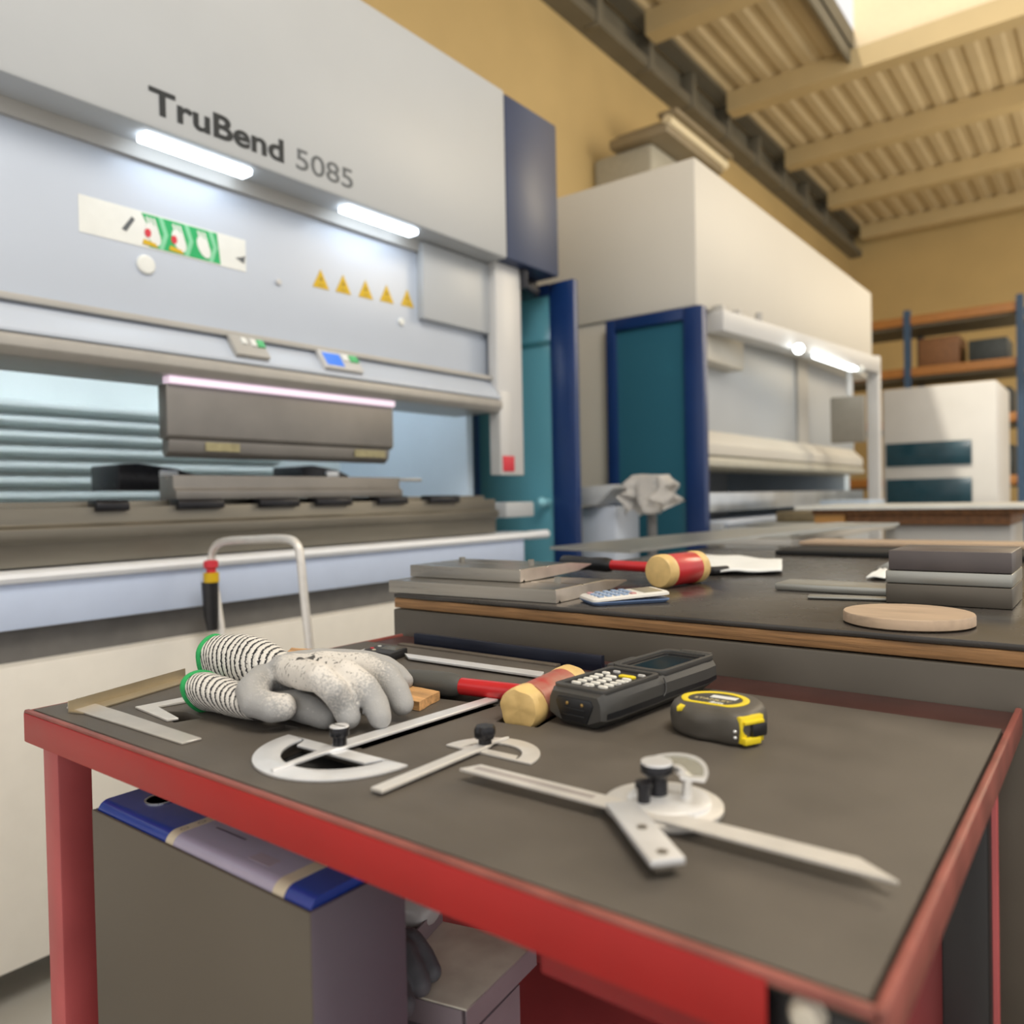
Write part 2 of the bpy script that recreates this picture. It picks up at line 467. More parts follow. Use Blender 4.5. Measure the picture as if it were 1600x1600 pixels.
# purlins and corrugated deck, with an opening for the rooflight
px0 = -4.1
YP = [-1.15, 1.1, 3.37, 5.63, 7.9, 10.16, 12.44, 14.68, 16.9]
for i, y in enumerate(YP):
    bm = nb(); prism(bm, [(y-.02, 6.2), (y+.22, 6.2), (y+.22, 6.23), (y+.02, 6.23), (y+.02, 6.46), (y-.02, 6.46)], 'x', px0, 6)
    struct('trim_%d' % (i+3), bm, roofbeam)
XS = at(1310, 55, z=6.4).x
def deck(bm, x0, x1, y0, y1):
    prof = []; x = x0; p = .27
    while x < x1-.01:
        for dx, dz in ((0, .0), (.11, 0), (.145, .035), (.225, .035)):
            prof.append((min(x+dx, x1), 6.46+dz))
        x += p
    prof.append((x1, 6.46))
    up = [(a, c+.02) for a, c in prof[::-1]]
    return prism(bm, prof+up, 'y', y0, y1)
bm = nb()
deck(bm, -4.45, XS, -4, 18)
deck(bm, XS, 6, -4, 5.63); deck(bm, XS, 6, 10.3, 18)
struct('ceiling', bm, roofm)
# upstand of the rooflight
bm = nb()
box(bm, XS-.03, XS, 5.63, 10.3, 6.30, 6.75)
struct('trim_20', bm, beamm)
bm = nb()
box(bm, XS, 3.4, 10.3, 10.36, 6.4, 7.9); box(bm, 3.4, 3.46, 5.63, 10.36, 6.4, 7.9); box(bm, XS+.35, XS+.6, 8.8, 9.1, 7.2, 7.6)
struct('trim_21', bm, creamm)

# heater box and tube lamp up on the left wall
d0 = at(950, 232, y=7.2); d1 = at(1035, 182, y=7.2)
t = thing('heater_box', 'brown sheet metal heater box hung high on the ochre wall', 'heater', (d0.x, 7.2, d0.z))
obj('casing', box(nb(), d0.x, d1.x+.05, 7.2, 8.6, d0.z-.02, d1.z-.05, .03), ductm, t)
obj('duct_pipe', box(nb(), -4.44, d0.x+.45, 7.3, 8.3, d0.z-.75, d0.z-.02, .05), mat('duct_pale', (.42, .40, .33), .5, noise_amt=.08), t)
a = at(1042, 181, x=-3.75); b_ = at(1132, 264, x=-3.75)
t = thing('tube_lamp', 'pale tube lamp hung under the roof beam above the far press', 'lamp', ((a+b_)/2))
zc = (a.z+b_.z)/2
bm = nb(); tube(bm, [(-3.75, a.y, zc), (-3.75, b_.y, zc)], .055, 16)
obj('tube', bm, mat('lamp_tube_cream', (.80, .70, .48), .4, noise_amt=.02), t)
bm = nb(); box(bm, -3.86, -3.64, a.y, b_.y, zc+.05, zc+.10, .01); obj('housing', bm, ductm, t)
for y in (a.y+.2, b_.y-.2):
    bm = nb(); tube(bm, [(-3.75, y, zc+.08), (-4.44, y, zc+.08)], .02, 8); obj('hanger', bm, ductm, t)

# ================================================================== PRESS BRAKE (near)
XF = -2.0
pb = thing('press_brake', 'large white press brake with dark lettering, lit work bay and blue side', 'press brake', (-2.6, 1.3, 0))
bm = nb(); box(bm, -3.35, XF, -.55, 2.60, 2.14, 2.83, .012)
obj('housing', bm, white, pb)
bm = nb(); box(bm, -3.35, XF-.005, 2.605, 2.985, 2.145, 2.825, .01)
obj('side_cover', bm, navy_g, pb)['label'] = 'dark blue side cover'
bm = nb(); box(bm, -2.7, -2.1, 2.62, 2.95, 2.06, 2.145, .01); tube(bm, [(-2.06, 2.78, 2.14), (-2.06, 2.78, 2.08), (-2.08, 2.9, 2.07)], .025, 10)
obj('hinge_bracket', bm, blackm, pb)
# lip under the housing
bm = nb(); box(bm, -2.135, -2.115, -.5, 2.59, 2.10, 2.14); obj('lip', bm, greyp, pb)
# ram plate
bm = nb(); box(bm, -2.3, -2.13, -.5, 2.66, 1.62, 2.14, .004)
obj('ram', bm, white_b, pb)
bm = nb(); box(bm, -2.14, -2.095, at(651, 435, x=-2.13).y, at(772, 500, x=-2.095).y, at(655, 495, x=-2.095).z, 2.135, .006)
obj('cover_box', bm, white, pb)
bm = nb(); box(bm, -2.11, -2.06, 2.59, 2.765, 1.25, 2.145, .006); box(bm, -2.07, -2.045, 2.585, 2.665, 1.25, 1.60, .004)
col = obj('column', bm, lightgrey, pb)
bm = nb(); box(bm, -2.046, -2.04, 2.595, 2.67, 1.265, 1.33, .001)
obj('red_label', bm, signred, col)
# LED lamps under the housing
for u, v in (((225, 206), (393, 266)), ((540, 321), (653, 360))):
    p, q = at(*u, z=2.138), at(*v, z=2.138)
    bm = nb(); box(bm, -2.078, -2.03, p.y, q.y, 2.122, 2.141, .004)
    obj('work_lamp', bm, ledm, pb)
bm = nb(); box(bm, -2.078, -2.03, .25, .62, 2.122, 2.141, .004); obj('work_lamp', bm, ledm, pb)
# lettering on the housing
p0, p1 = at(232, 137, x=XF), at(443, 245, x=XF)
zb = at(250, 181, x=XF).z
bm = text_bm('TruBend', .1, .0015, .0022); fit_x(bm, p0.y, p1.y, zb, p0.z+.006)
obj('lettering', onx(bm, XF+.001), ink, pb)
q0, q1 = at(462, 228, x=XF), at(551, 290, x=XF)
bm = text_bm('5085', .1, .001, 0); fit_x(bm, q0.y, q1.y, zb+.001, p0.z+.002)
obj('lettering', onx(bm, XF+.001), inkg, pb)
# instruction strip: white with green chevrons, pale hands, red and yellow dots
XR = -2.13
A = at(200, 330, x=XR); B = at(383, 378, x=XR); za = at(222, 335, x=XR).z+.004; zb2 = at(262, 392, x=XR).z-.002
def U(px): return at(px, 360, x=XR).y
y0, y1 = A.y-.13, B.y
h = za-zb2
bm = nb(); prism(bm, [(y0, zb2-.004), (y1, zb2-.004), (y1, za+.004), (y0, za+.004)], 'x', XR, XR+.0015)
pcs = [(bm, signwhite)]
g0, g3 = U(221), U(338)
bm = nb(); prism(bm, [(g0+.02, zb2), (g3+.01, zb2), (g3, za), (g0, za), (g0+.025, (za+zb2)/2)], 'x', XR, XR+.0025); pcs.append((bm, green))
bm = nb()
w = (g3-g0)/3
for k in range(3):
    c = g0+w*(k+.62)
    prism(bm, [(c, zb2), (c+w*.18, zb2), (c+w*.38, (za+zb2)/2), (c+w*.18, za), (c, za), (c+w*.2, (za+zb2)/2)], 'x', XR, XR+.003)
pcs.append((bm, lgreen))
bm = nb()
for k in range(3):
    c = g0+w*(k+.42); z = zb2+h*.42
    ell = [(c+w*.26*math.cos(t_)+.3*h*.35*math.sin(t_)*(-1), z+h*.34*math.sin(t_)) for t_ in [2*PI*j/14 for j in range(14)]]
    prism(bm, ell, 'x', XR, XR+.0035)
    for j in range(3):
        a0 = c-w*.12+j*w*.13
        prism(bm, [(a0, z+h*.1), (a0+w*.08, z+h*.1), (a0-w*.08, z+h*.5), (a0-w*.15, z+h*.48)], 'x', XR, XR+.0036)
pcs.append((bm, signwhite))
bm = nb()
for k in range(2):
    c = g0+w*(k+.22); ell = [(c+.009*math.cos(2*PI*j/12), zb2+h*.42+.012*math.sin(2*PI*j/12)) for j in range(12)]
    prism(bm, ell, 'x', XR, XR+.0042)
pcs.append((bm, signred))
bm = nb()
for k in range(2):
    c = g0+w*(k+.3); prism(bm, [(c-.022, zb2+h*.05), (c+.022, zb2+h*.02), (c+.015, zb2+h*.14), (c-.018, zb2+h*.2)], 'x', XR, XR+.004)
pcs.append((bm, signyel))
bm = nb()
c = g0-.035; prism(bm, [(c-.02, zb2+h*.35), (c-.008, zb2+h*.3), (c+.016, zb2+h*.72), (c+.008, zb2+h*.8)], 'x', XR, XR+.003)
c = U(374); prism(bm, [(c-.016, zb2+h*.36), (c+.012, zb2+h*.22), (c+.016, zb2+h*.5), (c+.004, zb2+h*.42)], 'x', XR, XR+.003)
pcs.append((bm, inkg))
multi('instruction_label', pcs, pb)
# white round cap and a smaller one
for px, py, r in ((227, 414, .026), (626, 503, .014), (434, 441, .010)):
    p = at(px, py, x=XR); bm = nb(); lathe(bm, [(r, 0), (r, .006), (r*.85, .009), (0.001, .0095)], (XR, p.y, p.z), 24, 'x')
    obj('round_cap', bm, signwhite if r > .012 else lightgrey, pb)
# five yellow warning triangles
for px, py in ((501, 437), (536, 445), (571, 453), (604, 460), (636, 467)):
    p = at(px, py, x=XR); s = .034
    bm = nb(); prism(bm, [(p.y-s, p.z-s*.85), (p.y+s, p.z-s*.85), (p.y, p.z+s*1.0)], 'x', XR, XR+.002)
    b2 = nb(); prism(b2, [(p.y-.004, p.z-.010), (p.y+.007, p.z+.002), (p.y+.001, p.z+.003), (p.y+.004, p.z+.014), (p.y-.007, p.z), (p.y-.001, p.z-.001)], 'x', XR, XR+.0025)
    b3 = nb(); prism(b3, [(p.y-.012, p.z-.020), (p.y+.012, p.z-.020), (p.y+.012, p.z-.0175), (p.y-.012, p.z-.0175)], 'x', XR, XR+.0024)
    multi('warning_triangle', [(bm, signyel), (b2, mat('sign_brown', (.22, .14, .01), .5, noise_amt=.05)), (b3, MATS['sign_brown'])], pb)
# clamping rail below the ram
bm = nb(); prism(bm, [(-2.13, 1.665), (-2.085, 1.665), (-2.085, 1.648), (-2.13, 1.648)], 'y', -.5, 2.62, .003); obj('rail_top', bm, greyp, pb)
bm = nb(); prism(bm, [(-2.3, 1.648), (-2.105, 1.648), (-2.045, 1.575), (-2.045, 1.565), (-2.3, 1.565)], 'y', -.5, 2.60, .003); obj('rail', bm, white_b, pb)
bm = nb(); prism(bm, [(-2.3, 1.565), (-2.055, 1.565), (-2.035, 1.555), (-2.035, 1.53), (-2.055, 1.51), (-2.3, 1.51)], 'y', -.5, 2.59, .003); obj('clamp_bar', bm, mat('bar_grey', (.40, .385, .36), .4, .2, noise_amt=.05), pb)
for u0, u1, v, sc in ((364, 416, 545, 0), (503, 562, 569, 1)):
    p, q = at(u0, v, x=-2.06), at(u1, v, x=-2.06)
    bm = nb(); prism(bm, [(-2.10, 1.652), (-2.08, 1.652), (-2.035, 1.59), (-2.06, 1.575)], 'y', p.y, q.y, .003)
    cm = obj('control_module', bm, lightgrey if sc else greyp, pb)
    L_ = q.y-p.y
    def onface(bm_, f0, f1, g0_, g1_, th=.003):
        a_ = Vector((-2.08, 0, 1.652)); b__ = Vector((-2.035, 0, 1.59)); n_ = Vector((.062, 0, .045)).normalized()
        vs = []
        for t_ in (0, th):
            for f_, g_ in ((f0, g0_), (f1, g0_), (f1, g1_), (f0, g1_)):
                w_ = a_.lerp(b__, g_)+n_*t_; vs.append((w_.x, p.y+L_*f_, w_.z))
        v_ = [bm_.verts.new(k) for k in vs]
        for f in ((0, 1, 2, 3), (7, 6, 5, 4), (0, 4, 5, 1), (1, 5, 6, 2), (2, 6, 7, 3), (3, 7, 4, 0)): bm_.faces.new([v_[k] for k in f])
        bmesh.ops.recalc_face_normals(bm_, faces=bm_.faces)
        return bm_
    obj('button', onface(nb(), .74, .95, .15, .5, .006), greenled, cm)['label'] = 'green button'
    obj('button', onface(nb(), .55, .70, .15, .5, .006), signwhite, cm)['label'] = 'white button'
    if sc: obj('screen', onface(nb(), .06, .5, .15, .85, .002), screenb, cm)
    else: obj('button', onface(nb(), .28, .42, .15, .45, .006), signwhite, cm)['label'] = 'white button'
bm = nb(); box(bm, -2.10, -2.062, 1.15, 2.0, 1.487, 1.508, .003); obj('light_strip', bm, ledp, pb)['label'] = 'pink glowing light strip'
# fixed frame and back of the bay
bm = nb(); box(bm, -3.3, -3.2, -.5, 2.75, .9, 2.1); obj('bay_back', bm, bellow, pb)
bm = nb()
for k in range(11):
    z = .95+k*.055
    prism(bm, [(-3.2, z), (-3.12, z+.02), (-3.12, z+.035), (-3.2, z+.05)], 'y', -.5, 2.3)
obj('bay_slats', bm, bellow, pb)
bm = nb(); box(bm, -3.3, -2.33, 2.70, 2.74, .6, 2.14, .004); obj('side_frame', bm, cyanb, pb)
bm = nb(); box(bm, -3.3, -2.36, 2.742, 2.80, .0, 2.1, .004); obj('inner_frame', bm, darkblue, pb)
bm = nb(); box(bm, -3.35, -2.0, -.55, -.45, 0, 2.14, .004); obj('end_frame', bm, white, pb)
bm = nb(); box(bm, -2.62, -2.56, .0, 2.5, 2.05, 2.08, .004); obj('bay_fill', bm, mat('bay_fill_glow', (.9, .9, .9), .4, emit=(.92, .98, 1), es=16), pb)  # glowing strip added to brighten the work bay
# backgauge fingers
for px, py, w_ in ((255, 742, .16), (510, 742, .14)):
    p = at(px, py, x=-2.45)
    bm = nb(); prism(bm, [(p.y-w_, p.z-.05), (p.y+w_*.9, p.z-.05), (p.y+w_*.6, p.z+.0), (p.y+w_*.2, p.z+.02), (p.y-w_*.6, p.z+.035), (p.y-w_, p.z+.03)], 'x', -2.6, -2.42, .006)
    bg = obj('backgauge_finger', bm, blackm, pb)
    bm = nb(); box(bm, -2.43, -2.41, p.y-.03, p.y+.03, p.z-.01, p.z+.012, .003); obj('stop_face', bm, satin, bg)
# lower beam
bm = nb(); prism(bm, [(-2.35, 1.165), (-2.12, 1.165), (-2.12, 1.15), (-2.06, 1.15), (-2.06, 1.11), (-2.045, 1.10), (-2.045, 1.075), (-2.06, 1.065), (-2.06, 1.01), (-2.35, 1.01)], 'y', -.5, 2.56, .002)
obj('lower_beam', bm, beamsteel, pb)
for u0, u1 in ((278, 350), (406, 468), (495, 550), (592, 637), (672, 718), (150, 202)):
    p, q = at(u0, 785, x=-2.05), at(u1, 785, x=-2.05)
    bm = nb(); prism(bm, [(-2.10, 1.168), (-2.055, 1.168), (-2.045, 1.16), (-2.045, 1.14), (-2.10, 1.138)], 'y', p.y, q.y, .003)
    obj('die_clamp', bm, blackm, pb)
# ledge, front panels and plinth
bm = nb()
prof = [(-2.2, .975), (-2.2, 1.005), (-2.02, 1.005), (-2.005, 1.0), (-2.0, .99), (-2.005, .98), (-2.02, .975)]
prism(bm, prof, 'y', -.5, 2.78); tube(bm, [(-2.03, 2.74, .99), (-2.03, 2.88, .99)], .019, 14)
obj('ledge', bm, mat('ledge_white', (.74, .77, .82), .4, noise_amt=.02), pb)
bm = nb(); box(bm, -2.25, -2.02, -.5, 2.70, .87, .976, .004)
obj('front_panel', bm, mat('pale_lavender_paint', (.52, .61, .80), .4, noise_amt=.02), pb)
bm = nb(); box(bm, -2.25, -2.06, -.5, 2.70, .79, .87); obj('kick_slot', bm, mat('slot_grey', (.13, .125, .12), .5, noise_amt=.1), pb)
bm = nb(); box(bm, -2.25, -2.0, -.5, 2.70, .1, .79, .004); obj('plinth', bm, mat('plinth_paint', (.74, .715, .66), .4, noise_amt=.02), pb)
bm = nb(); box(bm, -2.2, -2.05, 2.62, 2.82, 1.07, 1.135, .008); obj('sensor_box', bm, white, pb)
# open side door, teal glazing in a blue frame
yd = 3.06; zt = 2.14
dr0 = thing('door', 'x', 'x', (0, 0, 0)); 
bpy.data.objects.remove(dr0)
bm = nb(); box(bm, -2.09, -1.955, yd-.04, yd, .12, zt, .008); box(bm, -2.62, -2.54, yd-.04, yd, .12, zt, .008)
box(bm, -2.54, -2.09, yd-.04, yd, zt-.05, zt, .004); box(bm, -2.54, -2.09, yd-.04, yd, .12, .25, .004)
door = obj('side_door', bm, navy, pb); door['label'] = 'navy framed side door with teal glazing'
bm = nb(); box(bm, -2.54, -2.09, yd-.026, yd-.018, .25, zt-.05); obj('glazing', bm, teal, door)
bm = nb(); box(bm, -2.54, -2.09, yd-.03, yd-.012, 1.86, 1.885); obj('crossbar', bm, mat('teal_bar', (.03, .16, .20), .4, noise_amt=.05), door)
p = at(853, 785, y=yd-.05)
bm = nb(); tube(bm, [(p.x, yd-.03, p.z), (p.x, yd-.075, p.z)], .018, 14); ball(bm, (p.x, yd-.08, p.z), .026); obj('door_knob', bm, mat('teal_knob', (.25, .55, .65), .3, noise_amt=.05), door)

# tooling held in the press
tp = thing('punch_tool', 'long grey upper punch tool clamped under the glowing pink strip', 'press tool', (-2.08, 1.57, 1.29))
bm = nb(); prism(bm, [(-2.12, 1.487), (-2.075, 1.487), (-2.075, 1.345), (-2.085, 1.335), (-2.12, 1.335)], 'y', 1.147, 2.0, .003)
obj('blade', bm, punchsteel, tp)
bm = nb(); prism(bm, [(-2.12, 1.334), (-2.082, 1.334), (-2.088, 1.30), (-2.108, 1.285), (-2.12, 1.30)], 'y', 1.155, 1.985, .001)
obj('nose', bm, punchsteel, tp)
lab = mat('old_tool_label', (.30, .27, .15), .6, noise_amt=.2, noise_scale=40)
for u0, u1 in ((322, 375), (555, 602)):
    p, q = at(u0, 703, x=-2.08), at(u1, 703, x=-2.08)
    bm = nb(); box(bm, -2.084, -2.0805, p.y, q.y, 1.305, 1.33); obj('stamp', bm, lab, tp)['label'] = 'faded yellow marking'
td = thing('die_block', 'long grey lower die lying on the press bed below the punch', 'press tool', (-2.11, 1.6, 1.166))
bm = nb(); prism(bm, [(-2.16, 1.166), (-2.07, 1.166), (-2.07, 1.19), (-2.085, 1.2), (-2.085, 1.235), (-2.11, 1.235), (-2.12, 1.222), (-2.13, 1.235), (-2.16, 1.235)], 'y', 1.165, 2.035, .002)
obj('die_body', bm, punchsteel, td)
bm = nb(); box(bm, -2.10, -2.084, 2.037, 2.15, 1.222, 1.232, .002); obj('stop_pin', bm, steel, td)

# foot switch stand with bent tube and emergency stop
ys = 1.2
st = thing('foot_switch_stand', 'bent steel tube stand of a foot switch before the near press brake', 'stand', (-1.75, ys, 0))
def sp(px, py): p = at(px, py, y=ys); return p
path = [sp(350, 1015), sp(338, 930), sp(331, 880), sp(334, 858), sp(350, 846), sp(400, 843), sp(446, 842), sp(463, 850), sp(469, 870), sp(475, 930), sp(484, 1015)]
e0 = path[0]+(path[0]-path[1])*6.2; e1 = path[-1]+(path[-1]-path[-2])*6.2
e0.z = .03; e1.z = .03
bm = nb(); tube(bm, [e0]+spline(path, 40)+[e1], .0105, 12); obj('tube_frame', bm, satin_w, st)
bm = nb(); box(bm, -2.0, -1.55, ys-.12, ys+.15, 0, .05, .01); obj('foot_plate', bm, greyp, st)
p = sp(345, 925)
bm = nb(); tube(bm, [(p.x-.002, ys-.03, p.z+.03), (p.x, ys-.03, p.z-.06), (p.x+.004, ys-.03, p.z-.10)], [.022, .019, .014], 14)
eg = obj('switch_body', bm, black, st)
q = sp(346, 900); bm = nb(); tube(bm, [(q.x, ys-.03, p.z+.03), (q.x, ys-.03, p.z+.055)], .02, 16); obj('switch_collar', bm, signyel, eg)['label'] = 'yellow collar'
bm = nb(); tube(bm, [(q.x, ys-.03, p.z+.055), (q.x, ys-.03, p.z+.066), (q.x, ys-.03, p.z+.07), (q.x, ys-.03, p.z+.085), (q.x, ys-.03, p.z+.088)], [.012, .013, .019, .019, .012], 16)
obj('stop_button', bm, signred, eg)['label'] = 'red emergency stop button'

# ================================================================== SECOND PRESS BRAKE
Y2, X2 = 3.724, -1.677
p2 = thing('press_brake', 'far white press brake behind the bench with a teal glazed side door', 'press brake', (-2.4, 5.4, 0))
bm = nb(); box(bm, -3.0, X2, Y2, 7.25, 2.10, 2.84, .012); obj('housing', bm, cream_w, p2)
bm = nb(); box(bm, -3.0, -1.75, Y2+.02, Y2+.14, 0, 2.10, .004); obj('side_wall', bm, cream_w, p2)
bm = nb(); box(bm, -3.0, -2.9, Y2+.14, 7.2, 0, 2.1); obj('bay_back', bm, white, p2)
bm = nb(); box(bm, -2.1, -1.82, Y2+.14, 7.2, 1.5, 2.10, .004); ra = obj('ram', bm, white, p2)
bm = nb(); box(bm, -2.9, -1.86, 7.05, 7.2, 0, 2.1, .004); obj('end_wall', bm, cyanb, p2)
p, q = at(1242, 560, x=-1.82), at(1258, 560, x=-1.82)
bm = nb(); box(bm, -1.825, -1.80, p.y, q.y, 1.50, 2.10); obj('ram_guide', bm, greyp, p2)
bm = nb(); box(bm, -1.83, -1.72, Y2+.16, 4.45, 1.86, 2.10, .006); obj('cover_box', bm, mat('beige_cover', (.55, .52, .45), .4, noise_amt=.03), p2)
# canopy that carries the lamps, turned out from the front
ca, cb = Vector((-1.66, 3.9, 0)), Vector((-1.40, 6.08, 0))
def slab(bm, a_, b__, th, z0, z1, bev=.006):
    d_ = (b__-a_); L_ = d_.length; ang = math.atan2(d_.y, d_.x)
    b = nb(); box(b, 0, L_, -th/2, th/2, z0, z1, bev)
    return join(bm, b, Matrix.Translation((a_.x, a_.y, 0)) @ Matrix.Rotation(ang, 4, 'Z'))
bm = slab(nb(), ca, cb, .10, 1.99, 2.10); obj('canopy', bm, lightgrey, p2)
for k in (.02, .10):
    bm = nb(); c = ca.lerp(cb, k); box(bm, c.x-.02, c.x+.04, c.y-.04, c.y+.04, 2.03, 2.13, .01); obj('canopy_bracket', bm, greyp, p2)
bm = nb(); c = ca.lerp(cb, .22); tube(bm, [(c.x, c.y, 2.1), (c.x, c.y, 2.16)], .02, 10); obj('canopy_pin', bm, greyp, p2)
p, q = at(1275, 556, z=1.975), at(1334, 577, z=1.975)
bm = slab(nb(), p, q, .05, 1.965, 1.985); obj('work_lamp', bm, led2, p2)
for u in ((1248, 545), (1344, 577)):
    p = at(*u, z=1.98); bm = nb(); ball(bm, (p.x, p.y, 1.98), .03); obj('spot_lamp', bm, led2 if u[0] < 1300 else signwhite, p2)
bm = nb(); prism(bm, [(-1.9, 1.50), (-1.78, 1.50), (-1.70, 1.42), (-1.70, 1.36), (-1.9, 1.36)], 'y', Y2+.14, 7.0, .003); obj('rail', bm, cream_w, p2)
bm = nb(); prism(bm, [(-1.9, 1.36), (-1.72, 1.36), (-1.69, 1.33), (-1.69, 1.30), (-1.9, 1.28)], 'y', Y2+.14, 7.0, .003); obj('clamp_bar', bm, mat('beige_bar', (.45, .43, .36), .4, noise_amt=.05), p2)
bm = nb(); box(bm, -1.95, -1.7, Y2+.14, 7.0, 1.06, 1.16, .004); obj('lower_beam', bm, sheetm, p2)
bm = nb(); box(bm, -1.95, -1.62, Y2+.14, 7.0, .2, 1.0, .004); obj('front_panel', bm, white, p2)
bm = nb(); box(bm, -2.0, -1.6, Y2+.16, 7.0, .985, 1.012, .006); obj('ledge', bm, white_b, p2)
# slim end post
bm = nb(); p = at(1362, 600, y=6.1); box(bm, p.x-.03, p.x+.05, 6.08, 6.16, .4, 2.12, .006); obj('end_post', bm, lightgrey, p2)
# side door of the far press
dl, drr = at(950, 505, y=Y2-.03).x, at(1101, 478, y=Y2-.03).x
dz = 2.085
bm = nb(); box(bm, drr-.105, drr, Y2-.06, Y2, .1, dz, .008); box(bm, dl, dl+.055, Y2-.06, Y2, .1, dz, .006)
box(bm, dl+.055, drr-.105, Y2-.06, Y2, dz-.06, dz, .005); box(bm, dl+.055, drr-.105, Y2-.06, Y2, .1, .3, .005)
d2 = obj('side_door', bm, navy, p2); d2['label'] = 'navy framed side door with dark teal glazing'
bm = nb(); box(bm, dl+.055, drr-.105, Y2-.035, Y2-.025, .3, dz-.06); obj('glazing', bm, teal_d, d2)
# control panel hung in front of the far press
p, q = at(1298, 622, y=5.7), at(1352, 690, y=5.7)
t = thing('control_panel', 'grey beige flat control panel hung at the right end of the far press', 'control panel', ((p.x+q.x)/2, 5.7, q.z))
bm = nb(); box(bm, p.x, q.x, 5.68, 5.74, q.z, p.z, .01); obj('panel', bm, mat('panel_back', (.22, .20, .165), .5, noise_amt=.05), t)
bm = nb(); tube(bm, [((p.x+q.x)/2, 5.75, p.z-.02), ((p.x+q.x)/2, 5.75, 2.0)], .02, 10); obj('arm', bm, lightgrey, t)

# things standing before the far press ------------------------------------
p = at(910, 790, y=3.2); q = at(964, 757, y=3.2)
t = thing('document_tray', 'white slanted tray on a pale cabinet beside the far side door', 'tray', ((p.x+q.x)/2, 3.25, 0))
bm = nb(); prism(bm, [(p.x-.02, p.z), (p.x+.10, p.z), (q.x, q.z-.02), (q.x, q.z), (p.x-.02, q.z-.01)], 'y', 3.16, 3.42, .004); obj('tray_top', bm, white, t)
bm = nb(); box(bm, p.x-.02, q.x-.02, 3.22, 3.45, 0, p.z-.005, .01); obj('cabinet', bm, white_b, t)
# rag on a post
p = at(1010, 780, y=3.2)
t = thing('tall_post_stand', 'slim dark grey post in front of the teal side door', 'stand', (p.x, 3.25, 0))
bm = nb(); tube(bm, [(p.x, 3.25, .02), (p.x, 3.25, p.z+.06)], .022, 14); obj('post', bm, mat('post_grey', (.12, .12, .12), .5, noise_amt=.1), t)
bm = nb(); lathe(bm, [(.16, 0), (.16, .02), (.03, .03)], (p.x, 3.25, 0)); obj('base', bm, MATS['post_grey'], t)
bm = nb(); box(bm, p.x-.09, p.x+.07, 3.2, 3.3, p.z+.05, p.z+.09, .01); obj('holder', bm, lightgrey, t)
# draped rag
bm = nb(); N, Mx = 26, 22
za0 = at(1000, 742, y=3.2).z
rows = []
for i in range(N+1):
    r_ = []
    for j in range(Mx+1):
        u = i/N-.5; v = j/Mx-.5
        X = u*.27; Y = v*.32
        ax = max(0, abs(X)-.075); ay = max(0, abs(Y)-.05)
        drop = ax*1.25+ay*1.2
        fold = .022*math.sin(u*19+v*4)+.018*math.sin(v*23+u*7)
        x_ = math.copysign(min(abs(X), .075)+ax*.35, X)+fold*min(1, drop*9)
        y_ = math.copysign(min(abs(Y), .05)+ay*.3, Y)+fold*.8*min(1, drop*9)
        z_ = za0-drop*(1+.35*math.sin(u*8+1))+.010*noise.noise(Vector((u*7, v*7, 1)))
        r_.append(bm.verts.new((p.x+x_-.003, 3.25+y_, z_)))
    rows.append(r_)
for i in range(N):
    for j in range(Mx): bm.faces.new((rows[i][j], rows[i+1][j], rows[i+1][j+1], rows[i][j+1]))
bmesh.ops.solidify(bm, geom=bm.faces[:], thickness=.006)
solo('rag', bm, rag, 'crumpled white rag draped over the slim post before the teal door', 'rag', smooth=180)

# sheet stock on a low table before the far press
t = thing('stock_table', 'grey steel table stacked with sheets in front of the far press', 'table', (-1.25, 4.5, 0))
bm = nb(); box(bm, -1.55, -1.12, 3.4, 5.6, .92, .95, .006); obj('tabletop', bm, greyp, t)
for x in (-1.5, -1.17):
    for y in (3.5, 5.5):
        bm = nb(); box(bm, x-.03, x+.03, y-.03, y+.03, 0, .92); obj('leg', bm, greyp, t)
def sheet(x0, x1, y0, y1, z, th, rz, m_, lab):
    bm = nb(); box(bm, -(x1-x0)/2, (x1-x0)/2, -(y1-y0)/2, (y1-y0)/2, 0, th, .001)
    o = obj('metal_sheet', bm, m_); o.location = ((x0+x1)/2, (y0+y1)/2, z); o.rotation_euler = (0, 0, rz)
    tag(o, lab, 'metal sheet', 'sheets on the stock table')
sheet(-1.54, -1.14, 3.45, 5.5, .951, .012, .0, sheetg, 'grey sheet at the bottom of the stack before the far press')
sheet(-1.53, -1.15, 3.55, 5.4, .964, .02, .02, sheetm, 'zinc sheet in the middle of the stack before the far press')
sheet(-1.50, -1.18, 3.9, 5.3, .985, .01, -.02, sheetg, 'narrow dull sheet on top of the stack before the far press')
p = at(1142, 800, z=.996)
bm = nb(); box(bm, -1.48, -1.24, 4.25, 4.75, .996, 1.05, .008)
solo('wood_block', bm, mat('dark_olive_wood', (.16, .125, .07), .6, noise_amt=.2), 'dark brown block lying on the sheets before the far press', 'block')
bm = nb(); box(bm, -1.44, -1.16, 4.9, 5.28, .996, 1.10, .006)
solo('parts_crate', bm, mat('pale_blue_crate', (.45, .55, .68), .4, noise_amt=.05), 'pale blue crate on the sheet stack before the far press', 'crate')

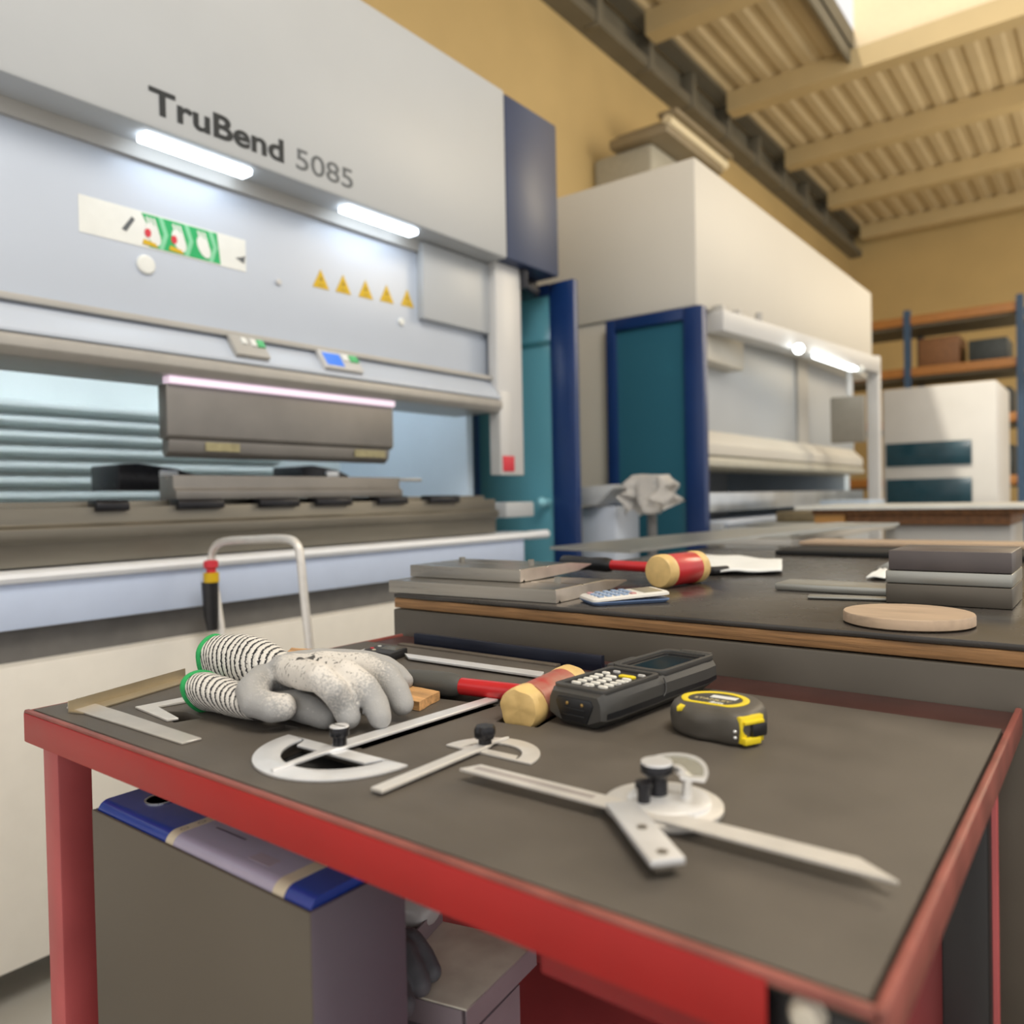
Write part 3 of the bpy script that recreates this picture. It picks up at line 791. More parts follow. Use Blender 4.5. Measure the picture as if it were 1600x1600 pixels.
# pallet of boards on a trolley, right
p, q = at(1272, 797, y=3.4), at(1400, 797, y=3.4)
t = thing('wood_stack', 'brown timber pallet with an orange end under a pale sheet', 'pallet', ((p.x+q.x)/2+.1, 3.55, .0))
zt_ = p.z
bm = nb(); box(bm, p.x, p.x+.12, 3.4, 3.9, zt_-.055, zt_-.02, .003); obj('end_block', bm, woodo, t)['label'] = 'orange wood end'
bm = nb(); box(bm, p.x+.121, p.x+.7, 3.42, 3.9, zt_-.06, zt_-.02, .003); obj('runner', bm, woodd, t)
bm = nb(); box(bm, p.x-.01, p.x+.75, 3.4, 3.95, zt_-.02, zt_, .003); obj('deck_board', bm, woodd, t)
bm = nb(); box(bm, p.x+.3, p.x+.7, 3.45, 3.9, 0, zt_-.06, .01); obj('base_cart', bm, greyp, t)
bm = nb(); box(bm, p.x-.07, p.x+.75, 3.36, 4.0, zt_+.001, zt_+.016, .002)
solo('cover_sheet', bm, mat('pale_sheet', (.66, .67, .64), .4, noise_amt=.05), 'pale sheet lying on the brown timber pallet', 'metal sheet')

# far right background: rack, machine cabinet
t = thing('storage_rack', 'storage rack with orange beams and dark crates against the far wall', 'rack', (-2.4, 12.2, 0))
bm = nb()
for x in (-3.6, -2.3, -1.0):
    for y in (11.9, 12.8): box(bm, x-.04, x+.04, y-.04, y+.04, 0, 3.6)
obj('upright', bm, mat('rack_blue', (.03, .07, .14), .5, noise_amt=.1), t)
for z in (1.2, 2.0, 2.7, 3.4):
    bm = nb(); box(bm, -3.62, -.98, 11.88, 12.0, z, z+.12, .01); obj('beam', bm, mat('rack_orange', (.34, .14, .03), .5, noise_amt=.1), t)
    bm = nb(); box(bm, -3.62, -.98, 11.95, 12.82, z-.03, z, 0); obj('shelf', bm, beamm, t)
cr = mat('dark_crate', (.03, .04, .045), .5, noise_amt=.2)
for k, (x, z, w_, h_) in enumerate(((-2.25, 2.121, .55, .42), (-1.62, 2.121, .5, .35), (-2.2, 2.821, .5, .4), (-1.6, 2.821, .45, .3), (-2.2, 1.321, .6, .45), (-1.55, 1.321, .45, .4))):
    bm = nb(); box(bm, x, x+w_, 12.05, 12.7, z, z+h_, .02)
    solo('crate', bm, cr if k != 2 else woodd, ('wide', 'narrow')[k % 2]+' dark crate on the '+('middle', 'top', 'bottom')[k//2]+' shelf of the orange rack', 'crate', 'crates on the orange rack')
p = at(1378, 610, y=8.2); q = at(1460, 690, y=8.2)
t = thing('machine_cabinet', 'pale grey machine cabinet with dark teal windows past the far press', 'cabinet', ((p.x+q.x)/2, 8.6, 0))
bm = nb(); box(bm, p.x, q.x+.5, 8.2, 9.2, 0, p.z, .02); mc = obj('body', bm, lightgrey, t)
tw = mat('dark_teal_window', (.012, .05, .075), .2, noise_amt=.1)
bm = nb(); box(bm, p.x+.03, q.x+.3, 8.185, 8.20, q.z-.22, q.z, .004); obj('window', bm, tw, t)
bm = nb(); box(bm, p.x+.03, q.x+.3, 8.185, 8.20, q.z-.62, q.z-.34, .004); obj('window', bm, tw, t)

# ================================================================== WORK BENCH
BY, BX0, BX1, BZ, BYE = .93, -.975, .62, .994, 2.2
wb = thing('work_bench', 'heavy bench behind the trolley with rubber top over plywood edge', 'work bench', (-.2, 1.45, 0))
bm = nb(); box(bm, BX0, BX1, BY, BYE, .30, .9685, .003); obj('frame', bm, ironp, wb)
bm = nb(); box(bm, BX0+.001, BX1, BY+.002, BYE, .9705, .9865, .0015); obj('plywood_top', bm, ply, wb)
# rubber sheet with a slightly wavy edge
bm = nb(); pts = []
n_ = 90
for k in range(n_+1):
    x = BX0+.001+(BX1-BX0-.001)*k/n_
    pts.append((x, BY+.001+.0016*noise.noise(Vector((x*14, 0, 0)))+(.0 if k % 7 else .0008)))
pts += [(BX1, BYE), (BX0+.002, BYE)]
plate(bm, pts, [], .9872, .994, .0012); obj('rubber_top', bm, sheetmat, wb)
for x in (BX0+.05, BX1-.05):
    for y in (BY+.06, BYE-.06):
        bm = nb(); box(bm, x-.035, x+.035, y-.035, y+.035, 0, .30); obj('leg', bm, ironp, wb)

# two punch tools lying on the bench
def punch(name, label, x0, x1, yf, yt, z, h, dirn):
    """flat punch: thick edge towards the viewer, tapering to a nose at the back"""
    t = thing(name, label, 'press tool', ((x0+x1)/2, (yf+yt)/2, z), dirn, 'press tools lying on the bench')
    L_ = (x1-x0)/2; D = (yt-yf)/2
    prof = [(-D, 0), (-D+.008, 0), (-D+.011, .004), (-D+.014, 0), (-D+.05, 0), (D*.55, h*.15), (D, h*.55), (D*.98, h*.62), (D*.35, h*.98), (-D*.28, h), (-D*.28, h*.93), (-D*.34, h*.93), (-D*.34, h), (-D, h)]
    b = nb(); prism(b, prof, 'x', -L_, L_, .0006, 1)
    for f in b.faces: f.material_index = 1 if abs(f.normal.x) > .8 else 0
    o = obj('tool_body', b, [toolsteel, toolsteel_e], t, local=True)
    for sx in (-L_*.55, L_*.72):
        b = nb(); lathe(b, [(.0060, h-.002), (.0060, h+.009), (.0054, h+.0095)], (sx, -D*.30, 0), 6); obj('clamp_screw', b, steel, t, local=True)
    return t
punch('bending_punch', 'longer grey steel punch tool at the bottom of the pair on the bench', -.998, -.664, .945, 1.18, .9945, .0205, math.radians(3))
punch('bending_punch', 'shorter grey steel punch tool lying on top of the longer one', -1.003, -.765, 1.0, 1.23, .9945+.0212, .0205, math.radians(2))

# soft-faced hammers
def hammer(label, c, ang, z, r, hl, grip0, grip1, tail, worn=False, group='soft-face hammers'):
    t = thing('soft_face_hammer', label, 'hammer', (c[0], c[1], z), ang, group)
    bm = nb(); lathe(bm, [(r*.99, -hl*.62), (r, -hl*.6), (r, hl*.6), (r*.99, hl*.62)], (0, 0, r), 40, 'y')
    hd = obj('head', bm, (mat('worn_hammer_head', (.55, .02, .02), .4, noise_amt=.2, noise_scale=25, col2=(.40, .27, .20)) if worn else hred), t, local=True)
    for s_ in (-1, 1):
        bm = nb(); lathe(bm, [(r*.98, s_*hl*.60), (r*1.03, s_*hl*.63), (r*1.05, s_*hl*.72), (r*1.03, s_*hl*.92), (r*.93, s_*hl*.985), (r*.6, s_*hl), (.0005, s_*hl*1.003)], (0, 0, r), 40, 'y')
        if worn:
            for v in bm.verts: v.co += Vector((1, 1, 1))*.0022*noise.noise(v.co*70)
        bmesh.ops.recalc_face_normals(bm, faces=bm.faces)
        obj('nylon_face', bm, nylon, hd, local=True)
    bm = nb(); tube(bm, [(-grip1, 0, r), (-grip1*.5, 0, r), (-r*.8, 0, r)], [.0095, .0095, .0095], 16); obj('shaft', bm, hred, t, local=True)
    bm = nb(); L_ = grip0-grip1
    prof = [(0, .0098), (.04, .0125), (.12, .0140), (.3, .0135), (.45, .0122), (.6, .0135), (.85, .0148), (.97, .0135), (1, .009)]
    tube(bm, [(-grip1-L_*f, 0, r) for f, _ in prof], [q_ for _, q_ in prof], 20); obj('grip', bm, rubber if worn else black, t, local=True)
    if tail:
        bm = nb(); tube(bm, [(r*.8, 0, r), (tail, 0, r), (tail+.003, 0, r)], [.0095, .0095, .007], 16); obj('shaft_end', bm, black, t, local=True)
    return t
hammer('clean red soft-face hammer lying on the bench behind the calculator', (-.607, 1.255), math.radians(-8), .995, .0275, .062, .27, .145, 0)
p = at(1104, 897, z=1.0); q = at(1126, 895, z=1.0)
bm = nb(); tube(bm, [(p.x-.02, p.y+.03, 1.0035), (p.x, p.y+.03, 1.0035), (q.x, q.y+.03, 1.0035)], [.0085, .0085, .0080], 14)
solo('black_rod', bm, black, 'short black rod end lying just behind the clean red hammer head', 'rod')
hammer('worn red and yellow soft-face hammer lying in the foam beside the scanner', (-.478, .672), math.radians(8.6), .9215, .0212, .063, .27, .105, 0, True)

# calculator
cc = at(975, 934, z=1.0)
t = thing('pocket_calculator', 'white pocket calculator with blue keys lying at the bench edge', 'calculator', (cc.x, cc.y, .9945), math.radians(-38))
bm = nb(); loft(bm, [[Vector((x, y, z)) for x, y in rrect(-w_, w_, -l_, l_, .008)] for w_, l_, z in ((.030, .056, 0), (.034, .060, .004), (.034, .060, .0055))]); obj('base', bm, calcb, t, local=True)
bm = nb(); loft(bm, [[Vector((x, y, z+(y+.06)*.05)) for x, y in rrect(-w_, w_, -l_, l_, .008)] for w_, l_, z in ((.034, .060, .0055), (.0335, .0595, .0085), (.031, .057, .0105))]); obj('face', bm, calcw, t, local=True)
bm = nb(); prism(bm, [(.022, .0148), (.050, .0162), (.050, .0168), (.022, .0155)], 'x', -.026, .026); obj('display', bm, lcd, t, local=True)
for i in range(4):
    for j in range(5):
        x = -.022+i*.0147; y = -.045+j*.0125; z = .0105+(y+.06)*.05
        bm = nb(); box(bm, x-.0052, x+.0052, y-.004, y+.004, z-.001, z+.0022, .001, 1)
        obj('key', bm, calck if (i+j) % 7 else mat('calculator_key_pink', (.5, .25, .25), .45, noise_amt=.05), t, local=True)

# paper pad, bars, block, disc, scraps
def wavy_sheet(corners, z, nu, nv, amp, th, sd):
    bm = nb(); c = [Vector(k) for k in corners]; g = []
    for i in range(nu+1):
        r_ = []
        for j in range(nv+1):
            u, v = i/nu, j/nv
            p = c[0].lerp(c[1], u).lerp(c[3].lerp(c[2], u), v)
            hgt = amp*(.5+.5*noise.noise(Vector((u*3+sd, v*3, sd))))
            r_.append(bm.verts.new((p.x, p.y, z+max(0, hgt))))
        g.append(r_)
    for i in range(nu):
        for j in range(nv): bm.faces.new((g[i][j], g[i+1][j], g[i+1][j+1], g[i][j+1]))
    bmesh.ops.recalc_face_normals(bm, faces=bm.faces)
    bmesh.ops.solidify(bm, geom=bm.faces[:], thickness=-th)
    return bm
P = lambda px, py, z=.995: at(px, py, z=z)
bm = wavy_sheet([P(1090, 899), P(1222, 898), P(1222, 880), P(1098, 872)], .9955, 18, 14, .010, .004, 2.1)
solo('paper_pad', bm, paper, 'white papers lying loose on the bench behind the red hammer', 'papers', smooth=180)
def bar(u0, u1, label, h_, w_=.055):
    a_, b__ = P(*u0), P(*u1)
    a_.z = b__.z = .9945
    bm = nb(); slab(bm, a_, b__, w_, .9945, .9945+h_, .003)
    solo('steel_bar', bm, sheetg, label, 'steel bar', 'steel bars lying on the bench')
bar((1222, 918), (1480, 932), 'long flat grey steel bar across the bench, the broader rear one', .012, .07)
bar((1262, 934), (1480, 941), 'thin grey steel bar across the bench in front of the broader one', .005, .022)
p = P(1384, 941)
t = thing('steel_block', 'dark grey steel block standing on the bench right of the bars', 'block', (p.x+.07, p.y+.06, .9945))
for k, (z0, z1, m_) in enumerate(((.9945, 1.022, ironp), (1.0225, 1.04, sheetg), (1.0405, 1.068, mat('purple_grey_block', (.10, .085, .085), .4, noise_amt=.1)))):
    bm = nb(); box(bm, p.x+(.0, .0, .004)[k], p.x+.15, p.y, p.y+.13, z0, z1, .002); obj(('lower_block', 'spacer', 'upper_block')[k], bm, m_, t)
c = at(1418, 966, z=1.0)
bm = nb(); lathe(bm, [(.066, 0), (.070, .002), (.070, .012), (.069, .0135), (.0005, .0135)], (c.x, c.y, .9945), 48)
solo('wooden_disc', bm, woodp, 'pale round wooden disc at the front edge of the bench', 'disc')
bm = wavy_sheet([P(1353, 905), P(1384, 907), P(1386, 893), P(1375, 892)], .9952, 8, 8, .006, .002, 5.2)
solo('paper_scrap', bm, paper, 'small white paper scrap beside the steel block on the bench', 'paper', smooth=180)
bm = nb(); prism(bm, [(0, 0), (.06, 0), (.06, .035), (.02, .012)], 'y', 0, .05, .002)
bmesh.ops.translate(bm, verts=bm.verts, vec=P(1366, 889))
solo('bent_offcut', bm, sheetg, 'small bent grey offcut behind the paper scrap on the bench', 'offcut')
# long sheet at the back of the bench, propped on a dark block
a_, b__ = at(985, 862, z=1.0), at(1405, 822, z=1.03)
bm = nb()
a1 = Vector((a_.x, a_.y, .9985)); b1 = Vector((b__.x, b__.y, 1.036))
off = Vector((-.30, .05, 0))
secs = []
for k in range(13):
    u = k/12; p = a1.lerp(b1, u); p.z += .006*math.sin(u*PI)
    e = p+off*(1-.3*u)
    secs.append([p+Vector((0, 0, -.003)), p+Vector((0, 0, .006)), e+Vector((0, 0, .006)), e+Vector((0, 0, -.003))])
loft(bm, secs)
solo('metal_sheet', bm, sheetg, 'long pale sheet lying at a slant across the back of the bench', 'metal sheet', smooth=20)
p, q = at(1235, 862, z=.9945), at(1400, 862, z=.9945)
bm = nb(); box(bm, p.x, .1, p.y-.12, p.y+.12, .9945, 1.006, .003)
solo('rubber_strip', bm, foam_d, 'dark rubber strip on the bench below the slanted sheet', 'strip')
p = at(1255, 848, z=1.007)
bm = nb(); box(bm, p.x+.02, .1, p.y-.1, p.y+.05, 1.0065, 1.017, .002)
solo('wood_lath', bm, woodp, 'pale wooden lath on the dark strip at the back of the bench', 'lath')

# ================================================================== TROLLEY
MZ = .93
X0, X1, YA, YB = -.945, -.088, .360, .842
tr = thing('tool_trolley', 'red steel tool trolley with black foam top', 'trolley', (-.52, .6, 0))
bm = nb(); box(bm, X0-.0028, X1+.0028, YA+.007, .926, .905, .917, .001)
obj('tray', bm, mat('tray_bounce_grey', (.40, .38, .35), .5, noise_amt=.1), tr)  # tray coloured neutral grey for its bounce onto the shelf below
# rim round the tray
bm = nb(); box(bm, X0-.007, X1+.008, YA-.0075, YA-.0015, .9245, .9302, .0015); box(bm, X1+.003, X1+.009, YA-.0075, .926, .905, .9315, .0015); box(bm, X0-.008, X0-.003, YA-.0075, .926, .897, .9290, .0015)
obj('rim', bm, rimc, tr)
bm = nb(); box(bm, X0, X1+.003, .843, .926, .917, .926, .001); obj('rear_ledge', bm, mat('dark_brown_red', (.055, .020, .018), .4, noise_amt=.2), tr)
bm = nb(); box(bm, X0-.004, -.130, YA-.0088, YA-.0076, .8965, .9272, .0005); box(bm, X0-.004, -.130, YA-.0076, YA+.012, .8955, .8972)
obj('front_panel', bm, red, tr)
bm = nb(); box(bm, at(843, 1490, y=.398).x, -.12, .398, .412, .85, .893, .002); obj('drawer_rail', bm, mat('shaded_red', (.26, .006, .01), .4, noise_amt=.1), tr)  # rail red deepened, shadow below the front panel put into its colour
bm = nb(); box(bm, X0, X1, .80, .812, .12, .90, .001); obj('back_panel', bm, red_d, tr)
bm = nb(); box(bm, X0, X1, .385, .80, .548, .56, .001); sh = obj('shelf', bm, red_d, tr)
bm = nb(); box(bm, X0, X1, .385, .80, .14, .152, .001); obj('shelf', bm, red_d, tr)
for x, y in ((X0+.02, .385), (X1-.022, .385), (X0+.02, .79), (X1-.022, .79)):
    bm = nb(); box(bm, x-.018, x+.018, y-.018, y+.018, .12, .905, .002); obj('post', bm, black if x > -.5 else red_d, tr)
    bm = nb(); lathe(bm, [(.05, -.014), (.055, -.010), (.055, .010), (.05, .014)], (x, y, .055), 24, 'y')
    w_ = obj('caster', bm, black, tr)
    bm = nb(); box(bm, x-.02, x+.02, y-.02, y+.02, .105, .12); obj('caster_fork', bm, steel, w_)
bm = nb(); p = at(1258, 1592, y=.355)
lathe(bm, [(.0005, -.007), (.005, -.0065), (.0078, -.003), (.0085, 0), (.0085, .012), (.006, .0135)], (p.x, .3585, p.z), 28, 'y')
bmesh.ops.recalc_face_normals(bm, faces=bm.faces)
obj('push_handle_end', bm, mat('ivory_plastic', (.62, .58, .50), .4, noise_amt=.05), tr)
bm = nb(); box(bm, -.134, X1+.0025, .3615, .3660, .70, .9185, .0005); obj('opening_shade', bm, black, tr)  # black sheet added to stand for the dark inside the corner opening

# foam insert with cut pockets
Pm = lambda px, py: (lambda v: (v.x, v.y))(at(px, py, z=MZ))
hang = math.radians(8.6); hc = Vector((-.478, .672))
def hl_(x, y): return (hc.x+x*math.cos(hang)-y*math.sin(hang), hc.y+x*math.sin(hang)+y*math.cos(hang))
holes = []
r_ = .0235
holes.append([hl_(-r_, -.066), hl_(r_, -.066), hl_(r_, .066), hl_(-r_, .066), hl_(-r_, .012), hl_(-.29, .016), hl_(-.29, -.016), hl_(-r_, -.012)])
holes.append([Pm(248, 1111), Pm(288, 1112), Pm(318, 1121), Pm(272, 1129)])
holes.append([Pm(410, 1141), Pm(445, 1132), Pm(468, 1137), Pm(440, 1141)])
# pocket of the large protractor
pc = at(541, 1170, z=.932); PC = (pc.x, pc.y)
holes.append([(PC[0]+.060*math.cos(t_), PC[1]-.002+.060*math.sin(t_)) for t_ in [PI+PI*k/20 for k in range(21)]])
_a, _b = at(543, 1172, z=.93), at(778, 1096, z=.93)
holes.append([(_a.x-.006, _a.y+.012), (_a.x+.0095, _a.y+.010), (_b.x+.0105, _b.y-.004), (_b.x-.006, _b.y)])
edge = []
for k in range(60): x = X0+(X1-X0)*k/60; edge.append((x, YA))
for k in range(20): edge.append((X1, YA+(YB-YA)*k/20))
for k in range(60): edge.append((X1+(X0-X1)*k/60, YB))
for k in range(20): edge.append((X0, YB+(YA-YB)*k/20))
bm = nb(); plate(bm, edge, holes, .919, MZ, .0006)
fm = solo('foam_mat', bm, foam, 'large charcoal foam mat with tool cutouts on the red trolley', 'mat', smooth=30)
bm = nb(); box(bm, X0, X1, YA, YB, .9172, .9188)
solo('tray_liner', bm, foam_d, 'thin black liner under the foam mat on the trolley', 'liner')

# ---------------------------------------------------------------- protractors
def arc(cx, cy, r, a0, a1, n):
    return [(cx+r*math.cos(math.radians(a0+(a1-a0)*k/n)), cy+r*math.sin(math.radians(a0+(a1-a0)*k/n))) for k in range(n+1)]
R1 = .0775
c1 = ((-.622-.4675)/2, .4565)
t = thing('bevel_protractor', 'large silver protractor with long arm lying in front of the gloves', 'protractor', (c1[0], c1[1], MZ), math.radians(1))
outer = [(R1, 0)]+[(-R1, 0)]+arc(0, 0, R1, 180, 360, 48)[1:-1]
ri = .054
hole = arc(0, -.004, ri, 183, 357, 40)
hole = arc(0, 0, ri, 180+3, 360-3, 40)+[(ri+.006, -.0015), (ri-.004, -.0030), (ri-.010, -.0165), (-ri+.010, -.0165), (-ri+.004, -.0030), (-ri-.006, -.0015)]
bm = nb(); plate(bm, outer, [hole], .0003, .0026, .0003); obj('scale_plate', bm, satin, t, local=True)
def arm_mesh(pts, z0, z1, bev=.0004):
    bm = nb(); prism(bm, pts, 'z', z0, z1, bev, 1); return bm
a_l = lambda px, py: at(px, py, z=.9345)-Vector((c1[0], c1[1], 0))
pv = (-.0045, -.001)
tip, end = a_l(424, 1203), a_l(777, 1092)
obj('arm', arm_mesh([(tip.x-.002, tip.y), (tip.x+.002, tip.y-.001), (pv[0]+.0055, pv[1]-.012), (pv[0]+.0085, pv[1]-.004), (end.x+.0075, end.y-.004), (end.x-.0075, end.y+.006), (pv[0]-.0085, pv[1]+.006), (pv[0]-.0055, pv[1]-.010)], .0028, .0055), satin, t, local=True)
def knob(parent, x, y, z, r, h, style=0, local=True):
    bm = nb()
    if style == 0: prof = [(r*.75, 0), (r*.75, h*.5), (r, h*.5), (r*1.04, h*.56), (r*1.04, h*.93), (r*.96, h), (.0004, h)]
    else: prof = [(r*.7, 0), (r*.7, h*.25), (r*.95, h*.32), (r*1.06, h*.45), (r*1.06, h*.85), (r*.9, h*.98), (.0004, h)]
    lathe(bm, prof, (x, y, z), 32)
    if style == 2:
        for v in bm.verts:
            if v.co.z > z+h*.3:
                an = math.atan2(v.co.y-y, v.co.x-x); k = 1+.09*math.cos(an*6)
                v.co.x = x+(v.co.x-x)*k; v.co.y = y+(v.co.y-y)*k
    k = obj('clamp_knob', bm, blackm, parent, local=local)
    return k
k = knob(t, pv[0], pv[1], .0055, .0084, .0165)
bm = nb(); lathe(bm, [(.0086, .0217), (.0082, .0225), (.0004, .0225)], (pv[0], pv[1], 0), 28); obj('screw_cap', bm, satin, k, local=True)
bm = nb(); box(bm, pv[0]-.0075, pv[0]+.0075, pv[1]-.0006, pv[1]+.0006, .02245, .0227); obj('screw_slot', bm, blackm, k, local=True)

R2 = .046
c2a, c2b = at(697, 1160, z=.934), at(829, 1189, z=.934)
c2 = ((c2a.x+c2b.x)/2, (c2a.y+c2b.y)/2); ang2 = math.atan2(c2b.y-c2a.y, c2b.x-c2a.x); R2 = math.hypot(c2b.x-c2a.x, c2b.y-c2a.y)/2
t = thing('bevel_protractor', 'small silver protractor with black knob between the large one and the scanner', 'protractor', (c2[0], c2[1], MZ), ang2)
outer = arc(0, 0, R2, 0, 180, 48)
ri = R2*.66
hole = arc(0, 0, ri, 4, 176, 36)+[(-ri*.98, .0012), (-ri*.86, .010), (ri*.86, .010), (ri*.98, .0012)]
bm = nb(); plate(bm, outer, [hole], .0003, .0022, .0003); obj('scale_plate', bm, satin_w, t, local=True)
def l2(px, py, z=.9335):
    v = at(px, py, z=z)-Vector((c2[0], c2[1], 0)); v.z = 0
    return Matrix.Rotation(-ang2, 3, 'Z') @ v
e = l2(588, 1236); tp_ = l2(796, 1153); pv = Vector((0, .003, 0))
pv = l2(758, 1160, .936)
d_ = (pv-e).normalized(); n_ = Vector((-d_.y, d_.x, 0))
w_ = .0062
obj('arm', arm_mesh([(q.x, q.y) for q in (e-n_*w_, pv-n_*w_, pv-n_*w_*.5+d_*.008, tp_, pv+n_*w_*.5+d_*.008, pv+n_*w_, e+n_*w_)], .0024, .0052), satin_w, t, local=True)
knob(t, pv.x, pv.y, .0052, .0086, .0160, 2)

# universal bevel protractor with disc, blade, stock and lens
dc = at(1036, 1246, z=.940)
t = thing('universal_bevel_protractor', 'round dial protractor with long blade and magnifier at the front of the mat', 'protractor', (dc.x, dc.y, MZ))
W0 = Vector((dc.x, dc.y, 0))
yb0, yb1 = .4585, .4765
xe, xs = at(1400, 1362, z=.9385).x, at(718, 1203, z=.9385).x
bm = nb(); prism(bm, [(xs, yb0+.001), (xe+.004, yb0), (xe+.004, yb0+.001), (xe-.020, yb1), (xs+.008, yb1)], 'z', .9375, .9398, .0003, 1)
bl = obj('blade', bm, satin_w, t)
bm = nb(); prism(bm, [(xs+.010, yb0+.0065), (dc.x-.04, yb0+.0065), (dc.x-.04, yb0+.0125), (xs+.010, yb0+.0125)], 'z', .9397, .94005); obj('groove', bm, mat('groove_grey', (.52, .48, .47), .5, .6, noise_amt=.1), bl)
bm = nb(); lathe(bm, [(.037, .9303), (.037, .933), (.041, .9335), (.041, .9364), (.040, .937), (.0005, .937)], (dc.x, dc.y, 0), 56); dl_ = obj('dial', bm, satin_w, t)
bm = nb(); lathe(bm, [(.0285, .937), (.0285, .9402), (.0275, .9408), (.0005, .9408)], (dc.x+.004, dc.y+.001, 0), 48); obj('turret', bm, satin, t)
sa = at(978, 1262, z=.9425); sb = at(1044, 1342, z=.9425)
dd = (sb-sa).normalized(); nn = Vector((-dd.y, dd.x, 0)); 
bm = nb(); wq = .0105
s0 = sa-dd*.012
prism(bm, [(q.x, q.y) for q in (s0-nn*wq, sb-nn*wq, sb+nn*wq, s0+nn*wq)], 'z', .9379, .9425, .0008); sk = obj('stock', bm, satin, t)
bm = nb(); prism(bm, [(q.x, q.y) for q in (sa+dd*.02-nn*wq*.6, sb-nn*wq*.6-dd*.006, sb+nn*wq*.6-dd*.006, sa+dd*.02+nn*wq*.6)], 'z', .9305, .9378, .0008); obj('stock_foot', bm, toolsteel, t)
for f_ in (.42, .88):
    q = sa.lerp(sb, f_); bm = nb(); lathe(bm, [(.0034, .9424), (.0034, .9429), (.0004, .9429)], (q.x, q.y, 0), 16); obj('screw', bm, toolsteel, sk)
kx = at(1030, 1222, z=.948)
bm = nb(); lathe(bm, [(.0075, 0), (.0075, .012), (.0098, .014), (.0115, .016), (.0115, .021), (.0110, .022)], (dc.x-.006, dc.y+.003, .9405), 32); kk = obj('clamp_knob', bm, blackm, t)
bm = nb(); lathe(bm, [(.0112, .9624), (.0108, .9636), (.0004, .9638)], (dc.x-.006, dc.y+.003, 0), 32); obj('knob_cap', bm, satin, kk)
q = at(1006, 1243, z=.945)
bm = nb(); lathe(bm, [(.0045, 0), (.0045, .010), (.006, .0105), (.006, .014), (.0004, .0142)], (q.x, q.y, .9405), 20); obj('small_knob', bm, blackm, t)
# lens: tilted crescent frame on a bracket
lc = at(1058, 1191, z=.962)
b = nb()
fo = arc(0, 0, .0195, -12, 192, 30)+[(-.017, -.0075), (-.004, .002), (.008, -.002), (.018, -.011)][0:4]
def arcpoly(ro, ri_, a0, a1): return arc(0, 0, ro, a0, a1, 24)+arc(0, 0, ri_, a1, a0, 24)
plate(b, arcpoly(.030, .012, 20, 160), [arcpoly(.0275, .0155, 29, 151)], -.001, .001, .0003)
LM = Matrix.Translation((lc.x-.002, lc.y-.016, .956)) @ Matrix.Rotation(math.radians(-20), 4, 'Z') @ Matrix.Rotation(math.radians(16), 4, 'X')
bm = join(nb(), b, LM); lf = obj('lens_frame', bm, satin, t)
b = nb(); plate(b, arcpoly(.0276, .0154, 29, 151), [], -.0005, .0008, .0002); bm = join(nb(), b, LM); obj('lens', bm, lens, lf)
bm = nb(); q = LM @ Vector((0, .013, 0)); tube(bm, [(dc.x+.012, dc.y+.012, .940), (dc.x+.012, dc.y+.014, .953), (q.x, q.y, q.z-.001)], .0035, 10); obj('lens_arm', bm, satin_w, t)

# ---------------------------------------------------------------- flat things at the left
def flat(name, px, z0, th, m_, label, cat, bev=.0003):
    bm = nb(); pts = []
    for a__ in px:
        v = at(*a__, z=z0+th); pts.append((v.x, v.y))
    prism(bm, pts, 'z', z0, z0+th, bev, 1)
    return solo(name, bm, m_, label, cat)
flat('steel_square', [(334, 1079), (312, 1084), (211, 1104), (261, 1124.5), (279, 1121.5), (246.5, 1103.5), (336, 1087)], MZ+.0004, .0022, satin_w, 'silver L-shaped steel square lying left of the gloves', 'square')
flat('steel_rule', [(120, 1090), (200, 1115), (315, 1153), (284, 1161), (200, 1134.5), (104, 1105)], MZ+.0004, .0018, mat('rule_steel', (.60, .57, .53), .45, .6, noise_amt=.06, noise_scale=30), 'plain broad steel rule at the left corner of the mat', 'rule')
# angle profile
a_, b__ = at(130, 1117, z=MZ), at(310, 1062, z=MZ)
bm = nb(); dd = (b__-a_).normalized(); nn = Vector((-dd.y, dd.x, 0))
secs = []
for p in (a_, b__):
    secs.append([p+nn*k+Vector((0, 0, z)) for k, z in ((0, .0005), (.022, .0005), (.022, .013), (.0205, .013), (.0205, .002), (0, .002))])
loft(bm, secs); bmesh.ops.recalc_face_normals(bm, faces=bm.faces)
solo('angle_profile', bm, mat('brass_grey_angle', (.42, .36, .26), .4, .7, noise_amt=.1), 'brownish steel angle strip along the left edge of the mat', 'angle strip', smooth=10)
# small wood offcuts
def chip(quad_, z0, h_, label, sd):
    vs = [at(*q, z=z0+h_) for q in quad_]
    bm = nb(); b = nb(); prism(b, [(v.x, v.y) for v in vs], 'z', z0, z0+h_)
    bmesh.ops.subdivide_edges(b, edges=b.edges[:], cuts=4, use_grid_fill=True)
    for v in b.verts: v.co += Vector((noise.noise(v.co*90+Vector((sd, 0, 0))), noise.noise(v.co*90+Vector((0, sd, 0))), .4*noise.noise(v.co*90+Vector((0, 0, sd)))))*.0016
    join(bm, b)
    return solo('wood_chip', bm, wood, label, 'wood piece')
chip([(628, 1091), (655, 1097), (687, 1080), (640, 1071)], MZ+.0006, .0095, 'split piece of pale wood at the fingertips of the upper glove', 1.3)
chip([(448, 1019), (478, 1019), (488, 1014), (456, 1012)], MZ+.0006, .008, 'small brownish wood piece behind the cuff of the gloves', 4.1)

